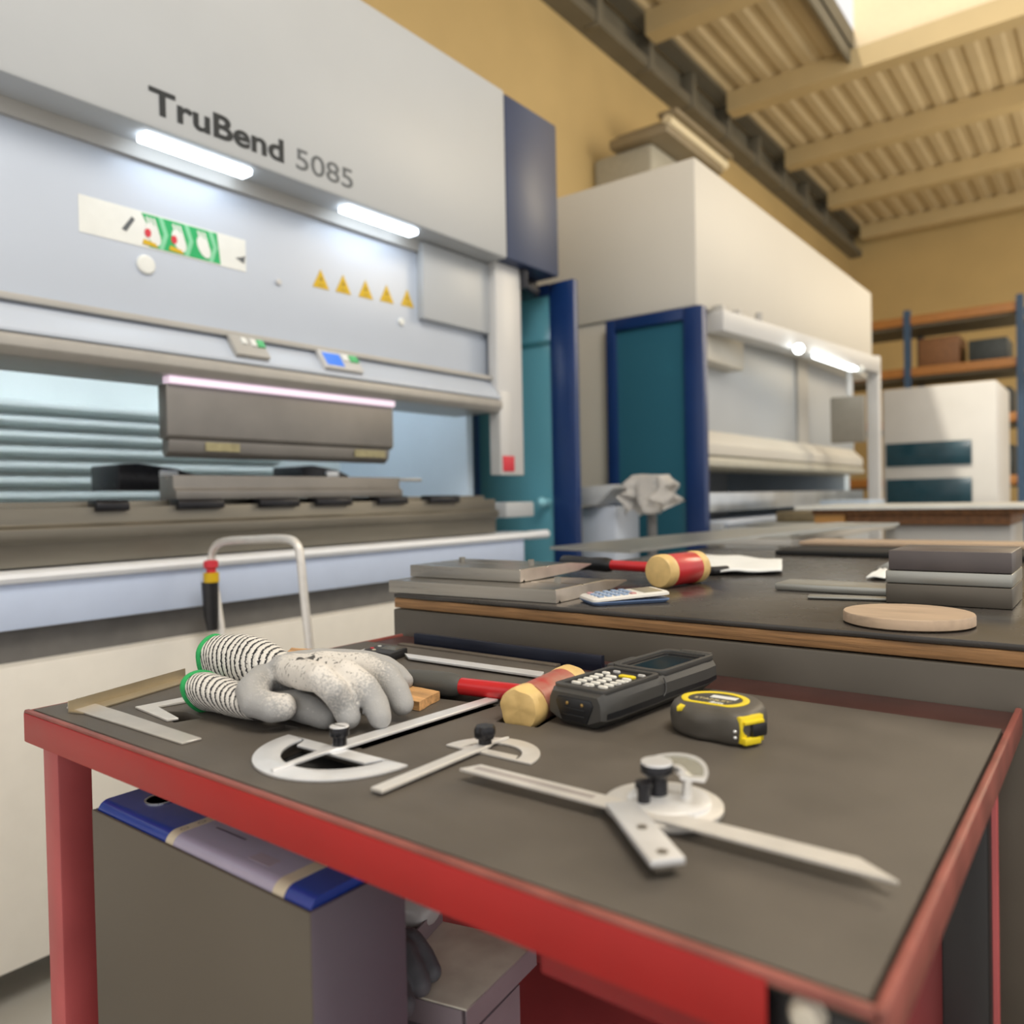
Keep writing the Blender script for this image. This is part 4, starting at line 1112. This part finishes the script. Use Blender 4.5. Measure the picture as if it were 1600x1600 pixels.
# ---------------------------------------------------------------- digital caliper
ca0 = at(598, 1021, z=.937)
t = thing('digital_caliper', 'digital caliper with black body lying along the back edge of the mat', 'caliper', (ca0.x, ca0.y, MZ))
def cp(px, py, z=.935): v = at(px, py, z=z); return (v.x, v.y)
bm = nb(); prism(bm, [cp(632, 1021), cp(638, 1027.5), cp(846, 1057), cp(850, 1050)], 'z', .9325, .9355, .0004, 1); obj('beam', bm, satin, t)
bm = nb(); prism(bm, [cp(520, 1031), cp(531, 1032), cp(572, 1019.5), cp(570, 1014)], 'z', .9325, .9355, .0004, 1); obj('jaw', bm, satin, t)
bm = nb(); v = [at(*q, z=.9415) for q in ((567, 1015), (609, 1022), (637, 1012), (594, 1007))]
prism(bm, [(q.x, q.y) for q in v], 'z', .9305, .9415, .0015); hb = obj('body', bm, black, t)
def inq(u, v_): return v[0].lerp(v[1], u).lerp(v[3].lerp(v[2], u), v_)
bm = nb(); prism(bm, [(inq(a__, c__).x, inq(a__, c__).y) for a__, c__ in ((.35, .45), (.9, .45), (.9, .9), (.35, .9))], 'z', .9414, .9419); obj('display', bm, mat('caliper_lcd', (.10, .10, .085), .2, noise_amt=.05), hb)
for u, v_, m_ in ((.12, .35, signred), (.14, .75, signwhite), (.3, .18, creams)):
    q = inq(u, v_); bm = nb(); lathe(bm, [(.0028, .9412), (.0028, .9424), (.0004, .9425)], (q.x, q.y, 0), 14); obj('button', bm, m_, hb)
# dark blue strip and brown strip against the bench
a_, b__ = at(641, 1013, z=.9245), at(946, 1050, z=.9245)
t = thing('steel_strip', 'dark blue steel strip standing between the mat and the bench', 'strip', ((a_.x+b__.x)/2, .868, .9245))
bm = nb(); box(bm, a_.x, b__.x, .864, .872, .9245, .9465, .0006); obj('web', bm, mat('dark_blue_strip', (.014, .018, .035), .3, .3, noise_amt=.15), t)
bm = nb(); box(bm, a_.x, b__.x, .8725, .90, .9245, .928, .0006); obj('flange', bm, MATS['dark_blue_strip'], t)
bm = nb(); box(bm, a_.x-.02, b__.x-.06, .848, .860, .9245, .931, .0006)
solo('wood_strip', bm, mat('brown_strip', (.11, .09, .07), .6, noise_amt=.2), 'narrow brown strip lying behind the caliper beam', 'strip')

# ---------------------------------------------------------------- handheld scanner
PL, PW = .236, .037
pcx, pcy = -.405, .738
t = thing('handheld_scanner', 'black rugged handheld scanner with white keypad on the mat', 'scanner', (pcx, pcy, MZ), math.radians(-5))
t.scale = (.93, .93, 1.0)
def sec(y, wt, wm, wb_, zb, zm, zs, zt_):
    return [Vector((x, y, z)) for x, z in ((-wb_, zb), (wb_, zb), (wm, zb+(zm-zb)*.55), (wm, zm), (wm*.985, zs), (wt, zt_), (-wt, zt_), (-wm*.985, zs), (-wm, zm), (-wm, zb+(zm-zb)*.55))]
H = .035
bm = nb()
lo_ = [(-.118, .030, .033, .018, .006, .016, .0), (-.112, .033, .036, .021, .001, .018, 0), (-.09, .0335, .037, .023, 0, .018, 0), (-.02, .0335, .037, .025, 0, .018, 0), (.0, .034, .0375, .027, .002, .018, 0), (.09, .0345, .039, .029, .003, .018, 0), (.112, .033, .037, .026, .006, .018, 0), (.118, .029, .033, .022, .011, .018, 0)]
secs = []
for y, wt, wm, wb_, zb, zm, _ in lo_:
    endc = .92 if abs(y) > .117 else 1
    secs.append(sec(y, wt*.96, wm, wb_, zb, zm, H*.80*endc, H*endc))
loft(bm, secs); bmesh.ops.recalc_face_normals(bm, faces=bm.faces)
body = obj('housing', bm, pdam, t, smooth=28, local=True)
# darker grip shell underneath
bm = nb(); secs = []
for y, wt, wm, wb_, zb, zm, _ in lo_[1:-1]:
    secs.append([Vector((x, y*.995, z)) for x, z in ((-wb_*1.01, zb-.0004), (wb_*1.01, zb-.0004), (wm*1.012, zb+(zm-zb)*.6), (wm*1.012, zb+(zm-zb)*.92), (0, zb+.006), (-wm*1.012, zb+(zm-zb)*.92), (-wm*1.012, zb+(zm-zb)*.6))])
loft(bm, secs); bmesh.ops.recalc_face_normals(bm, faces=bm.faces); bmesh.ops.translate(bm, verts=bm.verts, vec=(0, 0, .0005))
obj('grip_shell', bm, pdal, t, local=True)
# raised bezels
bm = nb(); plate(bm, rrect(-.0335, .0335, -.112, -.006, .007), [rrect(-.0285, .0285, -.104, -.012, .004)], H-.001, H+.0032, .0006); obj('keypad_bezel', bm, pdam, t, local=True)
bm = nb(); plate(bm, rrect(-.0345, .0345, -.0045, .116, .010), [rrect(-.0285, .0285, .002, .106, .007)], H-.001, H+.0048, .0008); obj('screen_bezel', bm, pdam, t, local=True)
bm = nb(); plate(bm, rrect(-.0284, .0284, .0022, .1058, .007), [rrect(-.0245, .0245, .008, .099, .005)], H-.0005, H+.0026, .0005); obj('screen_step', bm, black, t, local=True)
bm = nb(); plate(bm, rrect(-.0244, .0244, .0082, .0988, .005), [], H-.0005, H+.0012, 0); obj('screen', bm, screen, t, local=True)
bm = nb(); box(bm, -.012, .030, .108, .118, H+.002, H+.006, .0018); obj('scan_cap', bm, pdam, t, local=True)
bm = nb(); plate(bm, rrect(-.0283, .0283, -.1038, -.0122, .004), [], H-.0005, H+.0008, 0); kp = obj('keypad', bm, black, t, local=True)
ks = []
for row, y in enumerate((-.092, -.0815, -.071, -.0605)):
    for cx in (-.0175, .0, .0175): ks.append((cx, y, .0056, .0027, keyw))
for cx in (-.0195, .0175): ks.append((cx, -.049, .0055, .0026, keyw))
ks.append((-.004, -.0475, .0068, .0028, keyw)); ks.append((.010, -.037, .0105, .0036, yellow))
ks += [(-.019, -.036, .005, .0024, keyw), (.0235, -.0585, .0032, .0022, keyw), (.0238, -.072, .0028, .0018, lightgrey), (-.013, -.024, .0045, .002, lightgrey), (.02, -.024, .0045, .002, lightgrey), (.0, -.0985, .004, .0014, lightgrey)]
for cx, y, a__, c__, m_ in ks:
    bm = nb(); loft(bm, [[Vector((x, q, z)) for x, q in rrect(cx-a__*s_, cx+a__*s_, y-c__*s_, y+c__*s_, c__*.8*s_, 3)] for s_, z in ((1, H+.0004), (1, H+.0022), (.85, H+.0029))])
    obj('key', bm, m_, kp, local=True)
# charging end with contacts
bm = nb(); prism(bm, [(-.021, .0285), (.021, .0285), (.024, .0235), (.016, .006), (-.016, .006), (-.024, .0235)], 'y', -.1192, -.1165, .0006); ce = obj('dock_face', bm, pdal, t, local=True)
for x in (-.008, .011):
    bm = nb(); lathe(bm, [(.0017, -.1190), (.0017, -.1203), (.0004, -.1206)], (x, 0, .0232), 14, 'y'); bmesh.ops.recalc_face_normals(bm, faces=bm.faces); obj('contact', bm, brass, ce, local=True)
bm = nb()
for z in (.018, .012): box(bm, -.014, .014, -.1202, -.1185, z-.0008, z+.0008, .0004)
obj('ridge', bm, pdal, ce, local=True)
# joint groove and strap lug
bm = nb()
for x in (-1, 1): 
    tube(bm, spline([(x*.0368, -.006, .034), (x*.0382, -.004, .026), (x*.038, -.006, .017), (x*.032, -.016, .009)], 12), .0009, 8)
obj('joint_seam', bm, mat('seam_grey', (.09, .09, .09), .4, noise_amt=.1), t, local=True)
bm = nb(); prism(bm, [(-.040, .02), (-.046, .03), (-.044, .038), (-.034, .0395), (-.034, .02)], 'y', .0, .05, .002); obj('side_lug', bm, pdam, t, local=True)

# ---------------------------------------------------------------- tape measure
tm = thing('tape_measure', 'grey and yellow tape measure lying on its side right of the scanner', 'tape measure', (-.30, .69, MZ))
tm.scale = (1, 1, .88)
mid = smooth_poly([(-.340, .680, 0), (-.327, .664, 0), (-.305, .655, 0), (-.285, .656, 0), (-.266, .655, 0), (-.256, .664, 0), (-.254, .685, 0), (-.258, .712, 0), (-.275, .733, 0), (-.302, .740, 0), (-.328, .728, 0), (-.342, .703, 0)], 60)
cen = sum(mid, Vector())/len(mid)
def ring(s_, z, dx=0, dy=0, wav=0):
    out = []
    for k, p in enumerate(mid):
        q = cen+(p-cen)*s_
        out.append(Vector((q.x+dx, q.y+dy+wav*math.sin(p.x*120), z)))
    return out
bm = nb(); loft(bm, [ring(.84, .9304), ring(.93, .9318), ring(.975, .936), ring(.985, .942, 0, 0, .0012), ring(1.0, .948, 0, 0, -.0008), ring(.985, .954), ring(.93, .9590), ring(.84, .9625), ring(.74, .9638)])
obj('case', bm, tapeg, tm, smooth=60)
dcx, dcy = -.300, .692
def D(s_, z):
    return [(dcx+.0315*s_*math.cos(a__), dcy+max(-.0205*s_, .0275*s_*math.sin(a__)) if math.sin(a__) < 0 else dcy+.0275*s_*math.sin(a__)) for a__ in [2*PI*k/48 for k in range(48)]]
bm = nb(); plate(bm, D(1, 0), [D(.80, 0)], .9632, .9648, .0004); lr = obj('yellow_ring', bm, yellow, tm); lr['label'] = 'yellow rim'
bm = nb(); plate(bm, D(.79, 0), [], .9630, .9642, 0); lb = obj('label', bm, mat('tape_label', (.05, .048, .04), .35, noise_amt=.05), tm)
bm = text_bm('STANLEY', .01, .0002, .0001); fit_x(bm, -.018, .018, .0, .0055)
bmesh.ops.transform(bm, matrix=Matrix.Translation((dcx-.001, dcy-.006, .9643)) @ Matrix.Rotation(math.radians(-2), 4, 'Z'), verts=bm.verts)
obj('lettering', bm, mat('label_gold', (.55, .48, .26), .4, noise_amt=.05), lb)
bm = text_bm('3m', .01, .0002, .0004); fit_x(bm, .0, .013, 0, .0055)
bmesh.ops.transform(bm, matrix=Matrix.Translation((dcx+.0, dcy-.0148, .9643)), verts=bm.verts)
obj('lettering', bm, signwhite, lb)
bm = nb(); box(bm, dcx-.007, dcx+.018, dcy+.004, dcy+.013, .9640, .9645); obj('white_sticker', bm, signwhite, lb)
bm = nb(); lq = [at(*q, z=.957) for q in ((1057, 1105), (1066, 1097), (1078, 1103))]; prism(bm, [(q.x, q.y) for q in lq], 'z', .956, .9618, .0010); obj('lock_button', bm, yellow, tm)
# mouth: yellow blade guard and black hook
def mouth(bm, x0, x1, y0, y1, z0, z1, b__=.0006):
    b = nb(); box(b, x0, x1, y0, y1, z0, z1, b__)
    return join(bm, b, Matrix.Translation((-.2575, .6685, 0)) @ Matrix.Rotation(math.radians(-26), 4, 'Z'))
bm = nb(); mouth(bm, -.003, .0022, -.013, .013, .934, .960); mouth(bm, 0, .0055, -.011, .011, .953, .9565); mouth(bm, 0, .0065, -.012, .006, .9335, .940)
obj('mouth_guard', bm, yellow, tm)
bm = nb(); mouth(bm, .0005, .0062, -.003, .0145, .9395, .9535, .0025); obj('end_hook', bm, black, tm)
bm = nb()
for z in (.940, .946):
    b = nb(); ball(b, (0, 0, 0), .0017); join(bm, b, Matrix.Translation((-.2665, .6555, z)))
obj('rivet', bm, satin, tm)

# ================================================================== GLOVES
def blob(name, chains, m_, parent, vox=.0021, flat_=None):
    """one continuous skin around chains of (point, radius)"""
    b = nb()
    for ch in chains:
        for i in range(len(ch)-1):
            (p, r0), (q, r1) = ch[i], ch[i+1]
            p, q = Vector(p), Vector(q)
            n = max(2, int((q-p).length/(min(r0, r1)*.35)))
            for k in range(n+1):
                u = k/n; ball(b, p.lerp(q, u), r0+(r1-r0)*u, 2)
    me = bpy.data.meshes.new('tmpg'); b.to_mesh(me); b.free()
    o = bpy.data.objects.new('tmpg', me); C.objects.link(o)
    md = o.modifiers.new('r', 'REMESH'); md.mode = 'VOXEL'; md.voxel_size = vox
    ms = o.modifiers.new('s', 'SMOOTH'); ms.factor = .5; ms.iterations = 4
    dg = bpy.context.evaluated_depsgraph_get()
    m2 = bpy.data.meshes.new_from_object(o.evaluated_get(dg))
    bm = nb(); bm.from_mesh(m2)
    bpy.data.objects.remove(o); bpy.data.meshes.remove(me); bpy.data.meshes.remove(m2)
    for v in bm.verts:
        n1 = noise.noise(v.co*55); v.co += v.normal*.0011*n1
        if v.co.z < flat_: v.co.z = flat_+(v.co.z-flat_)*.12
    return obj(name, bm, m_, parent, smooth=180)

def cuff(parent, stations, zf=None):
    """knitted cuff lofted along stations (centre, half width, half height, up vector tilt)"""
    cs = [Vector(s_[0]) for s_ in stations]
    pts = spline(cs, 20); ws = spline([Vector((s_[1], s_[2], s_[3])) for s_ in stations], 20)
    secs = []
    for i, p in enumerate(pts):
        t_ = (pts[min(i+1, 20)]-pts[max(i-1, 0)]).normalized()
        side = Vector((0, 0, 1)).cross(t_).normalized(); up = t_.cross(side)
        a_ = math.radians(ws[i].z); s2 = side*math.cos(a_)+up*math.sin(a_); u2 = up*math.cos(a_)-side*math.sin(a_)
        r_ = []
        for j in range(40):
            q = 2*PI*j/40
            v = p+s2*ws[i].x*math.cos(q)+u2*ws[i].y*math.sin(q)
            v += (v-p).normalized()*.0012*noise.noise(v*60)
            v.z = max(v.z, MZ+.0006)
            r_.append(v)
        secs.append(r_)
    bm = nb(); loft(bm, secs, False, False, uv=True)
    bmesh.ops.recalc_face_normals(bm, faces=bm.faces)
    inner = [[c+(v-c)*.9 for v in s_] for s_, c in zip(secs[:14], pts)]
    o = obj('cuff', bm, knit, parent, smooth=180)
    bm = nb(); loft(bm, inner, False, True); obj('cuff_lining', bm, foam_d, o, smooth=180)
    bm = nb(); rg = secs[0]; n = len(rg)
    ringp = []
    for j in range(n):
        p = rg[j]; tdir = (rg[(j+1) % n]-rg[j-1]).normalized(); out_ = (p-pts[0]).normalized(); ax = tdir.cross(out_)
        ringp.append([p+out_*.0026*math.cos(2*PI*k/8)+ax*.0034*math.sin(2*PI*k/8) for k in range(8)])
    ringp.append(ringp[0]); loft(bm, ringp, False, False); bmesh.ops.recalc_face_normals(bm, faces=bm.faces)
    obj('cuff_hem', bm, hemg, parent, smooth=180)['label'] = 'green hem'

def G(px, py, z): return at(px, py, z=z)
KC = G(505, 1036, .990)
g1 = thing('work_glove', 'grey coated work glove with striped cuff lying uppermost on the pair', 'glove', (-.70, .56, MZ), 0, 'work gloves on the foam mat')
gm = glove_mat('coated_glove', (.37, .37, .37), (.68, .65, .61), tuple(KC-Vector((-.70, .56, MZ))), .062, tuple(G(482, 1033, .992)-Vector((-.70, .56, MZ))))
w1 = (G(424, 1043, .972), .0165)
w2 = (G(412, 1062, .966), .017)
pm = (G(470, 1050, .972), .020)
fi = [w1, (G(470, 1052, .980), .0165), (G(500, 1060, .983), .0150), (G(522, 1078, .973), .0138), (G(537, 1102, .956), .0128), (G(545, 1122, .9445), .0118)]
fmid = [w1, (G(492, 1046, .980), .0170), (G(540, 1054, .981), .0150), (G(570, 1074, .970), .0140), (G(586, 1098, .956), .0130), (G(594, 1121, .9445), .0118)]
fr = [w1, (G(508, 1042, .975), .0175), (G(572, 1042, .976), .0155), (G(604, 1058, .970), .0148), (G(620, 1080, .958), .0140), (G(628, 1099, .947), .0125)]
fl = [w1, (G(505, 1036, .968), .017), (G(566, 1033, .968), .0138), (G(600, 1040, .961), .0125), (G(620, 1052, .953), .0115), (G(632, 1064, .947), .0105)]
th = [w2, (G(394, 1078, .964), .0165), (G(400, 1098, .956), .0160), (G(424, 1106, .953), .0150), (G(443, 1105, .953), .0135)]
th2 = [w1, (G(412, 1062, .966), .017)]
blob('coated_hand', [fi, fmid, fr, fl, th, th2, [w1, w2], [pm, w2]], gm, g1, flat_=MZ+.001)
cuff(g1, [(G(342, 1031, .971), .032, .025, -38), (G(364, 1032, .972), .033, .029, -32), (G(392, 1036, .973), .030, .030, -26), (G(418, 1043, .973), .026, .025, -20), (G(446, 1051, .971), .0205, .0175, -15)])
# printed marks on the back of the hand
g2 = thing('work_glove', 'grey coated work glove lying underneath, its cuff nearer the square', 'glove', (-.73, .51, MZ), 0, 'work gloves on the foam mat')
KC2 = G(385, 1090, .95)
gm2 = glove_mat('coated_glove_lower', (.27, .27, .27), (.6, .57, .53), tuple(KC2-Vector((-.73, .51, MZ))), .03)
b0 = (G(388, 1096, .947), .015)
blob('coated_hand', [[b0, (G(428, 1099, .945), .0135), (G(466, 1102, .948), .0165), (G(492, 1112, .946), .0150), (G(508, 1122, .942), .0115)],
                     [b0, (G(440, 1102, .943), .0125), (G(480, 1114, .942), .0115), (G(500, 1120, .941), .0105)],
                     [b0, (G(460, 1092, .945), .0140), (G(510, 1098, .943), .0120), (G(560, 1096, .942), .0115)],
                     [b0, (G(470, 1082, .943), .0125), (G(560, 1080, .942), .0115), (G(600, 1076, .941), .0105)]], gm2, g2, flat_=MZ+.001)
cuff(g2, [(G(320, 1080, .951), .030, .019, -30), (G(338, 1083, .951), .029, .019, -28), (G(365, 1092, .950), .025, .017, -20), (G(388, 1100, .949), .020, .015, -14), (G(405, 1105, .948), .016, .013, -8)])

# ================================================================== UNDER THE TROLLEY
SX = -.468
sl = thing('slipcase', 'grey board slipcase standing on the lower shelf of the trolley', 'slipcase', (-.63, .405, .5605))
bm = nb(); box(bm, -.806, SX, .3565, .3595, .5605, .8520, .0008); obj('front_board', bm, slip, sl)
bm = nb(); box(bm, -.806, SX, .4495, .4525, .5605, .8520, .0008); obj('rear_board', bm, slip, sl)
bm = nb(); box(bm, SX-.003, SX+.0004, .3575, .4520, .5605, .8520, .0008); obj('end_board', bm, slip_e, sl)
bm = nb(); box(bm, -.806, -.803, .3595, .4495, .5605, .8520, .0008); obj('end_board', bm, slip_e, sl)
bd = thing('ring_binder', 'blue ring binder in the grey slipcase, spine facing up', 'binder', (-.637, .405, .563))
def spine(x0, x1, grow=0, zlift=0):
    y0, y1, r_ = .3602-grow, .4488+grow, .011
    prof = [(y0, .70)]+[(y0+r_-r_*math.cos(a__), .8590+zlift+grow-.0105+r_*math.sin(a__)) for a__ in [PI/2*k/6 for k in range(7)]]
    prof += [(y1-r_+r_*math.sin(a__), .8590+zlift+grow-.0105+r_*math.cos(a__)) for a__ in [PI/2*k/6 for k in range(7)]]+[(y1, .70)]
    return prof
bm = nb(); prism(bm, spine(0, 0), 'x', -.802, SX-.0036); obj('cover', bm, blue, bd)
xa, xb = at(262, 1322, y=.362).x, at(441, 1396, y=.362).x
bm = nb(); prism(bm, spine(0, 0, .0004), 'x', xa+.012, xb-.010); lp = obj('label_pocket', bm, labelm, bd); lp['label'] = 'clear pocket with lilac label'
for x0, x1 in ((xa, xa+.012), (xb-.010, xb+.004)):
    bm = nb(); prism(bm, spine(0, 0, .0006), 'x', x0, x1); obj('pocket_edge', bm, creams, bd)
zl = .8595
for k, y in enumerate((.375, .392, .409)):
    bm = nb(); o_ = .004
    plate(bm, [(xa+.006+o_*math.cos(a__)*.6, y+o_*math.sin(a__)) for a__ in [2*PI*j/16 for j in range(16)]], [[(xa+.006+o_*.7*math.cos(a__)*.6, y+o_*.7*math.sin(a__)) for a__ in [2*PI*j/16 for j in range(16)]]], zl, zl+.0006, 0)
    obj('pocket_mark', bm, mat('mark_brown', (.10, .08, .07), .5, noise_amt=.05), bd)
p = at(405, 1352, z=.8595)
bm = nb(); box(bm, p.x-.018, p.x+.010, p.y+.002, p.y+.014, .8597, .8602); obj('label_print', bm, mat('label_patch', (.40, .34, .42), .4, noise_amt=.1), lp)
bm = nb(); box(bm, p.x-.095, p.x-.05, p.y+.02, p.y+.0225, .8597, .8602); obj('label_print', bm, mat('label_patch_dark', (.16, .13, .2), .4, noise_amt=.1), lp)
p = at(252, 1249, z=.8595)
bm = nb(); lathe(bm, [(.0135, .8575), (.0135, .8605), (.0155, .8607), (.0155, .8591), (.0135, .8575)], (p.x, p.y, 0), 32); obj('finger_ring', bm, steel_b, bd)
bm = nb(); lathe(bm, [(.0134, .8589), (.0134, .8595), (.0004, .8595)], (p.x, p.y, 0), 32); obj('finger_hole', bm, mat('hole_black', (.002, .002, .003), .9), bd)

# bent channels, stacked on the shelf
def channel(x0, x1, y0, y1, z, h_, label, m_):
    """shallow tray bent up along two sides, open at the ends"""
    bm = nb(); th_ = .0015
    prism(bm, [(x0, z), (x1, z), (x1, z+h_), (x1-th_, z+h_), (x1-th_, z+th_), (x0+th_, z+th_), (x0+th_, z+h_), (x0, z+h_)], 'y', y0, y1, .0003, 1)
    return solo('sheet_channel', bm, m_, label, 'sheet metal part', 'sheet metal parts on the lower shelf', smooth=10)
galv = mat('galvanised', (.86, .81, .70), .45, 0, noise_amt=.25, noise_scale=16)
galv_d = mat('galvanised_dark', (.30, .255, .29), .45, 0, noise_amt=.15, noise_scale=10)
CH = dict(z=.70)
cl = [at(*q, z=.70) for q in ((693, 1443), (830, 1475), (728, 1577), (628, 1530))]
def chan_px(z, label):
    n0, f0 = at(729, 1580, z=z), at(838, 1474, z=z)   # near right-hand edge
    n1, f1 = at(600, 1545, z=z), at(692, 1442, z=z)   # far left-hand edge
    bm = nb(); th_ = .0016
    for (a__, b__) in (((n0, f0), (n1, f1)),):
        pass
    v = [n1, n0, f0, f1]
    up = .020
    def P3(q, dz): return Vector((q.x, q.y, z+dz))
    base = [P3(q, 0) for q in v]; top = [P3(q, th_) for q in v]
    b = nb(); loft(b, [base, top]); bmesh.ops.recalc_face_normals(b, faces=b.faces); join(bm, b)
    return bm, v
zc_ = .70
bm, v = chan_px(zc_, '')
t = thing('sheet_channel', 'galvanised steel tray with upturned edges on the lower shelf', 'sheet metal part', (-.53, .6, zc_-.002))
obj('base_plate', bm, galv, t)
def flange(p, q, dz0, dz1, th_=.0016):
    d_ = (q-p).normalized(); n_ = Vector((-d_.y, d_.x, 0))*th_
    b = nb(); loft(b, [[Vector((k.x, k.y, zc_+z)) for k, z in ((p, dz0), (p+n_, dz0), (p+n_, dz1), (p, dz1))], [Vector((k.x, k.y, zc_+z)) for k, z in ((q, dz0), (q+n_, dz0), (q+n_, dz1), (q, dz1))]])
    bmesh.ops.recalc_face_normals(b, faces=b.faces)
    return b
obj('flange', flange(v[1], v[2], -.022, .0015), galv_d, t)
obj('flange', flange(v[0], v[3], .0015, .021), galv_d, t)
dn = Vector((0, 0, 0))
ins = [v[0].lerp(v[1], .04), v[1].lerp(v[0], .06), v[2].lerp(v[3], .06)+(v[1]-v[2])*.12, v[3]+(v[1]-v[2])*.1]
bm = nb(); b = nb(); loft(b, [[Vector((q.x, q.y, .5605)) for q in ins], [Vector((q.x, q.y, zc_-.0235)) for q in ins]]); bmesh.ops.recalc_face_normals(b, faces=b.faces); bmesh.ops.bevel(b, geom=b.edges[:], offset=.008, segments=3, affect='EDGES'); join(bm, b)
bm2 = nb(); b = nb(); loft(b, [[Vector((q.x, q.y, zc_-.023)) for q in ins], [Vector((q.x, q.y, zc_-.001)) for q in ins]]); bmesh.ops.recalc_face_normals(b, faces=b.faces)
join(bm, b); bm2.free()
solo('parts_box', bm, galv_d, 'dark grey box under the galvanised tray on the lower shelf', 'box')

# dark gloves on the tray, beside the slipcase
gd = thing('work_glove', 'dark grey glove resting on the galvanised tray under the trolley', 'glove', (-.58, .56, zc_))
gmd = glove_mat('dark_glove', (.10, .105, .125), (.2, .21, .24), (0, .05, .05), .04)
def g3(px, py, z): return at(px, py, z=z)
zz = zc_+.002
blob('coated_hand', [[(g3(600, 1480, zz+.03), .017), (g3(628, 1490, zz+.03), .014), (g3(644, 1515, zz+.022), .0125), (g3(655, 1538, zz+.013), .0115)],
                     [(g3(600, 1480, zz+.03), .017), (g3(640, 1472, zz+.03), .013), (g3(660, 1495, zz+.02), .0115), (g3(672, 1518, zz+.012), .0105)],
                     [(g3(600, 1490, zz+.03), .017), (g3(612, 1530, zz+.02), .013), (g3(628, 1570, zz+.013), .012)]], gmd, gd, flat_=zc_+.0018)
cuffb = nb(); tube(cuffb, [g3(575, 1470, zz+.03), g3(598, 1478, zz+.03)], [.022, .018], 20); obj('cuff', cuffb, mat('dark_knit', (.05, .055, .07), .9, noise_amt=.3, noise_scale=150, bump=.5, bump_scale=300), gd)
# white wrapped packet at the back of the shelf
p = at(622, 1400, z=.74)
bm = nb(); b = nb(); ball(b, (0, 0, 0), 1, 4)
for w__ in b.verts:
    q = w__.co; f_ = 1+.12*noise.noise(q*2.3)
    w__.co = Vector((p.x-.03+q.x*.062*f_, p.y+.02+q.y*.05*f_, .722+q.z*.03*f_))
join(bm, b)
solo('wrapped_packet', bm, mat('plastic_wrap', (.58, .58, .60), .25, noise_amt=.06, noise_scale=14, bump=.5, bump_scale=30), 'pale plastic wrapped packet at the back of the lower shelf', 'packet', smooth=180)
bm = nb(); box(bm, p.x-.09, p.x+.015, p.y-.02, p.y+.06, .5605, .690, .006)
solo('carton', bm, mat('red_brown_carton', (.16, .035, .025), .6, noise_amt=.1), 'red brown carton under the wrapped packet on the lower shelf', 'carton')

# ================================================================== LIGHT
w = bpy.data.worlds.new('world'); S.world = w; w.use_nodes = True
bg = w.node_tree.nodes['Background']
bg.inputs[0].default_value = (1.0, .975, .94, 1); bg.inputs[1].default_value = .95
def area(name, loc, size, power, col, tgt=None, sy=None):
    l = bpy.data.lights.new(name, 'AREA'); l.energy = power; l.color = col; l.size = size
    if sy: l.shape = 'RECTANGLE'; l.size_y = sy
    o = bpy.data.objects.new(name, l); C.objects.link(o); o.location = loc
    if tgt is not None: o.rotation_euler = (Vector(tgt)-Vector(loc)).to_track_quat('-Z', 'Y').to_euler()
    return o
def lamp(loc, power, col, r=.35):  # unseen point lights added as fill for the hall and roof
    l = bpy.data.lights.new('hall_fill', 'POINT'); l.energy = power; l.color = col; l.shadow_soft_size = r
    o = bpy.data.objects.new('hall_fill', l); C.objects.link(o); o.location = loc
lamp((1.0, .3, 4.4), 350, (1, .96, .89), .8)
lamp((1.5, 7.5, 4.4), 330, (1, .86, .64), 1.0)
lamp((.6, 13, 4.2), 150, (1, .86, .64), 1.0)
sl_ = bpy.data.lights.new('sun', 'SUN'); sl_.energy = 3.5; sl_.color = (1, .90, .72); sl_.angle = .02
so = bpy.data.objects.new('sun', sl_); C.objects.link(so)
so.rotation_euler = Vector((.25, .45, -1)).to_track_quat('-Z', 'Y').to_euler()
S.view_settings.view_transform = 'Standard'
S.view_settings.look = 'None'
S.view_settings.gamma = 1
S.view_settings.use_curve_mapping = False
S.view_settings.exposure = 0.12
S.cycles.use_denoising = True
S.cycles.max_bounces = 8
S.cycles.sample_clamp_indirect = 6
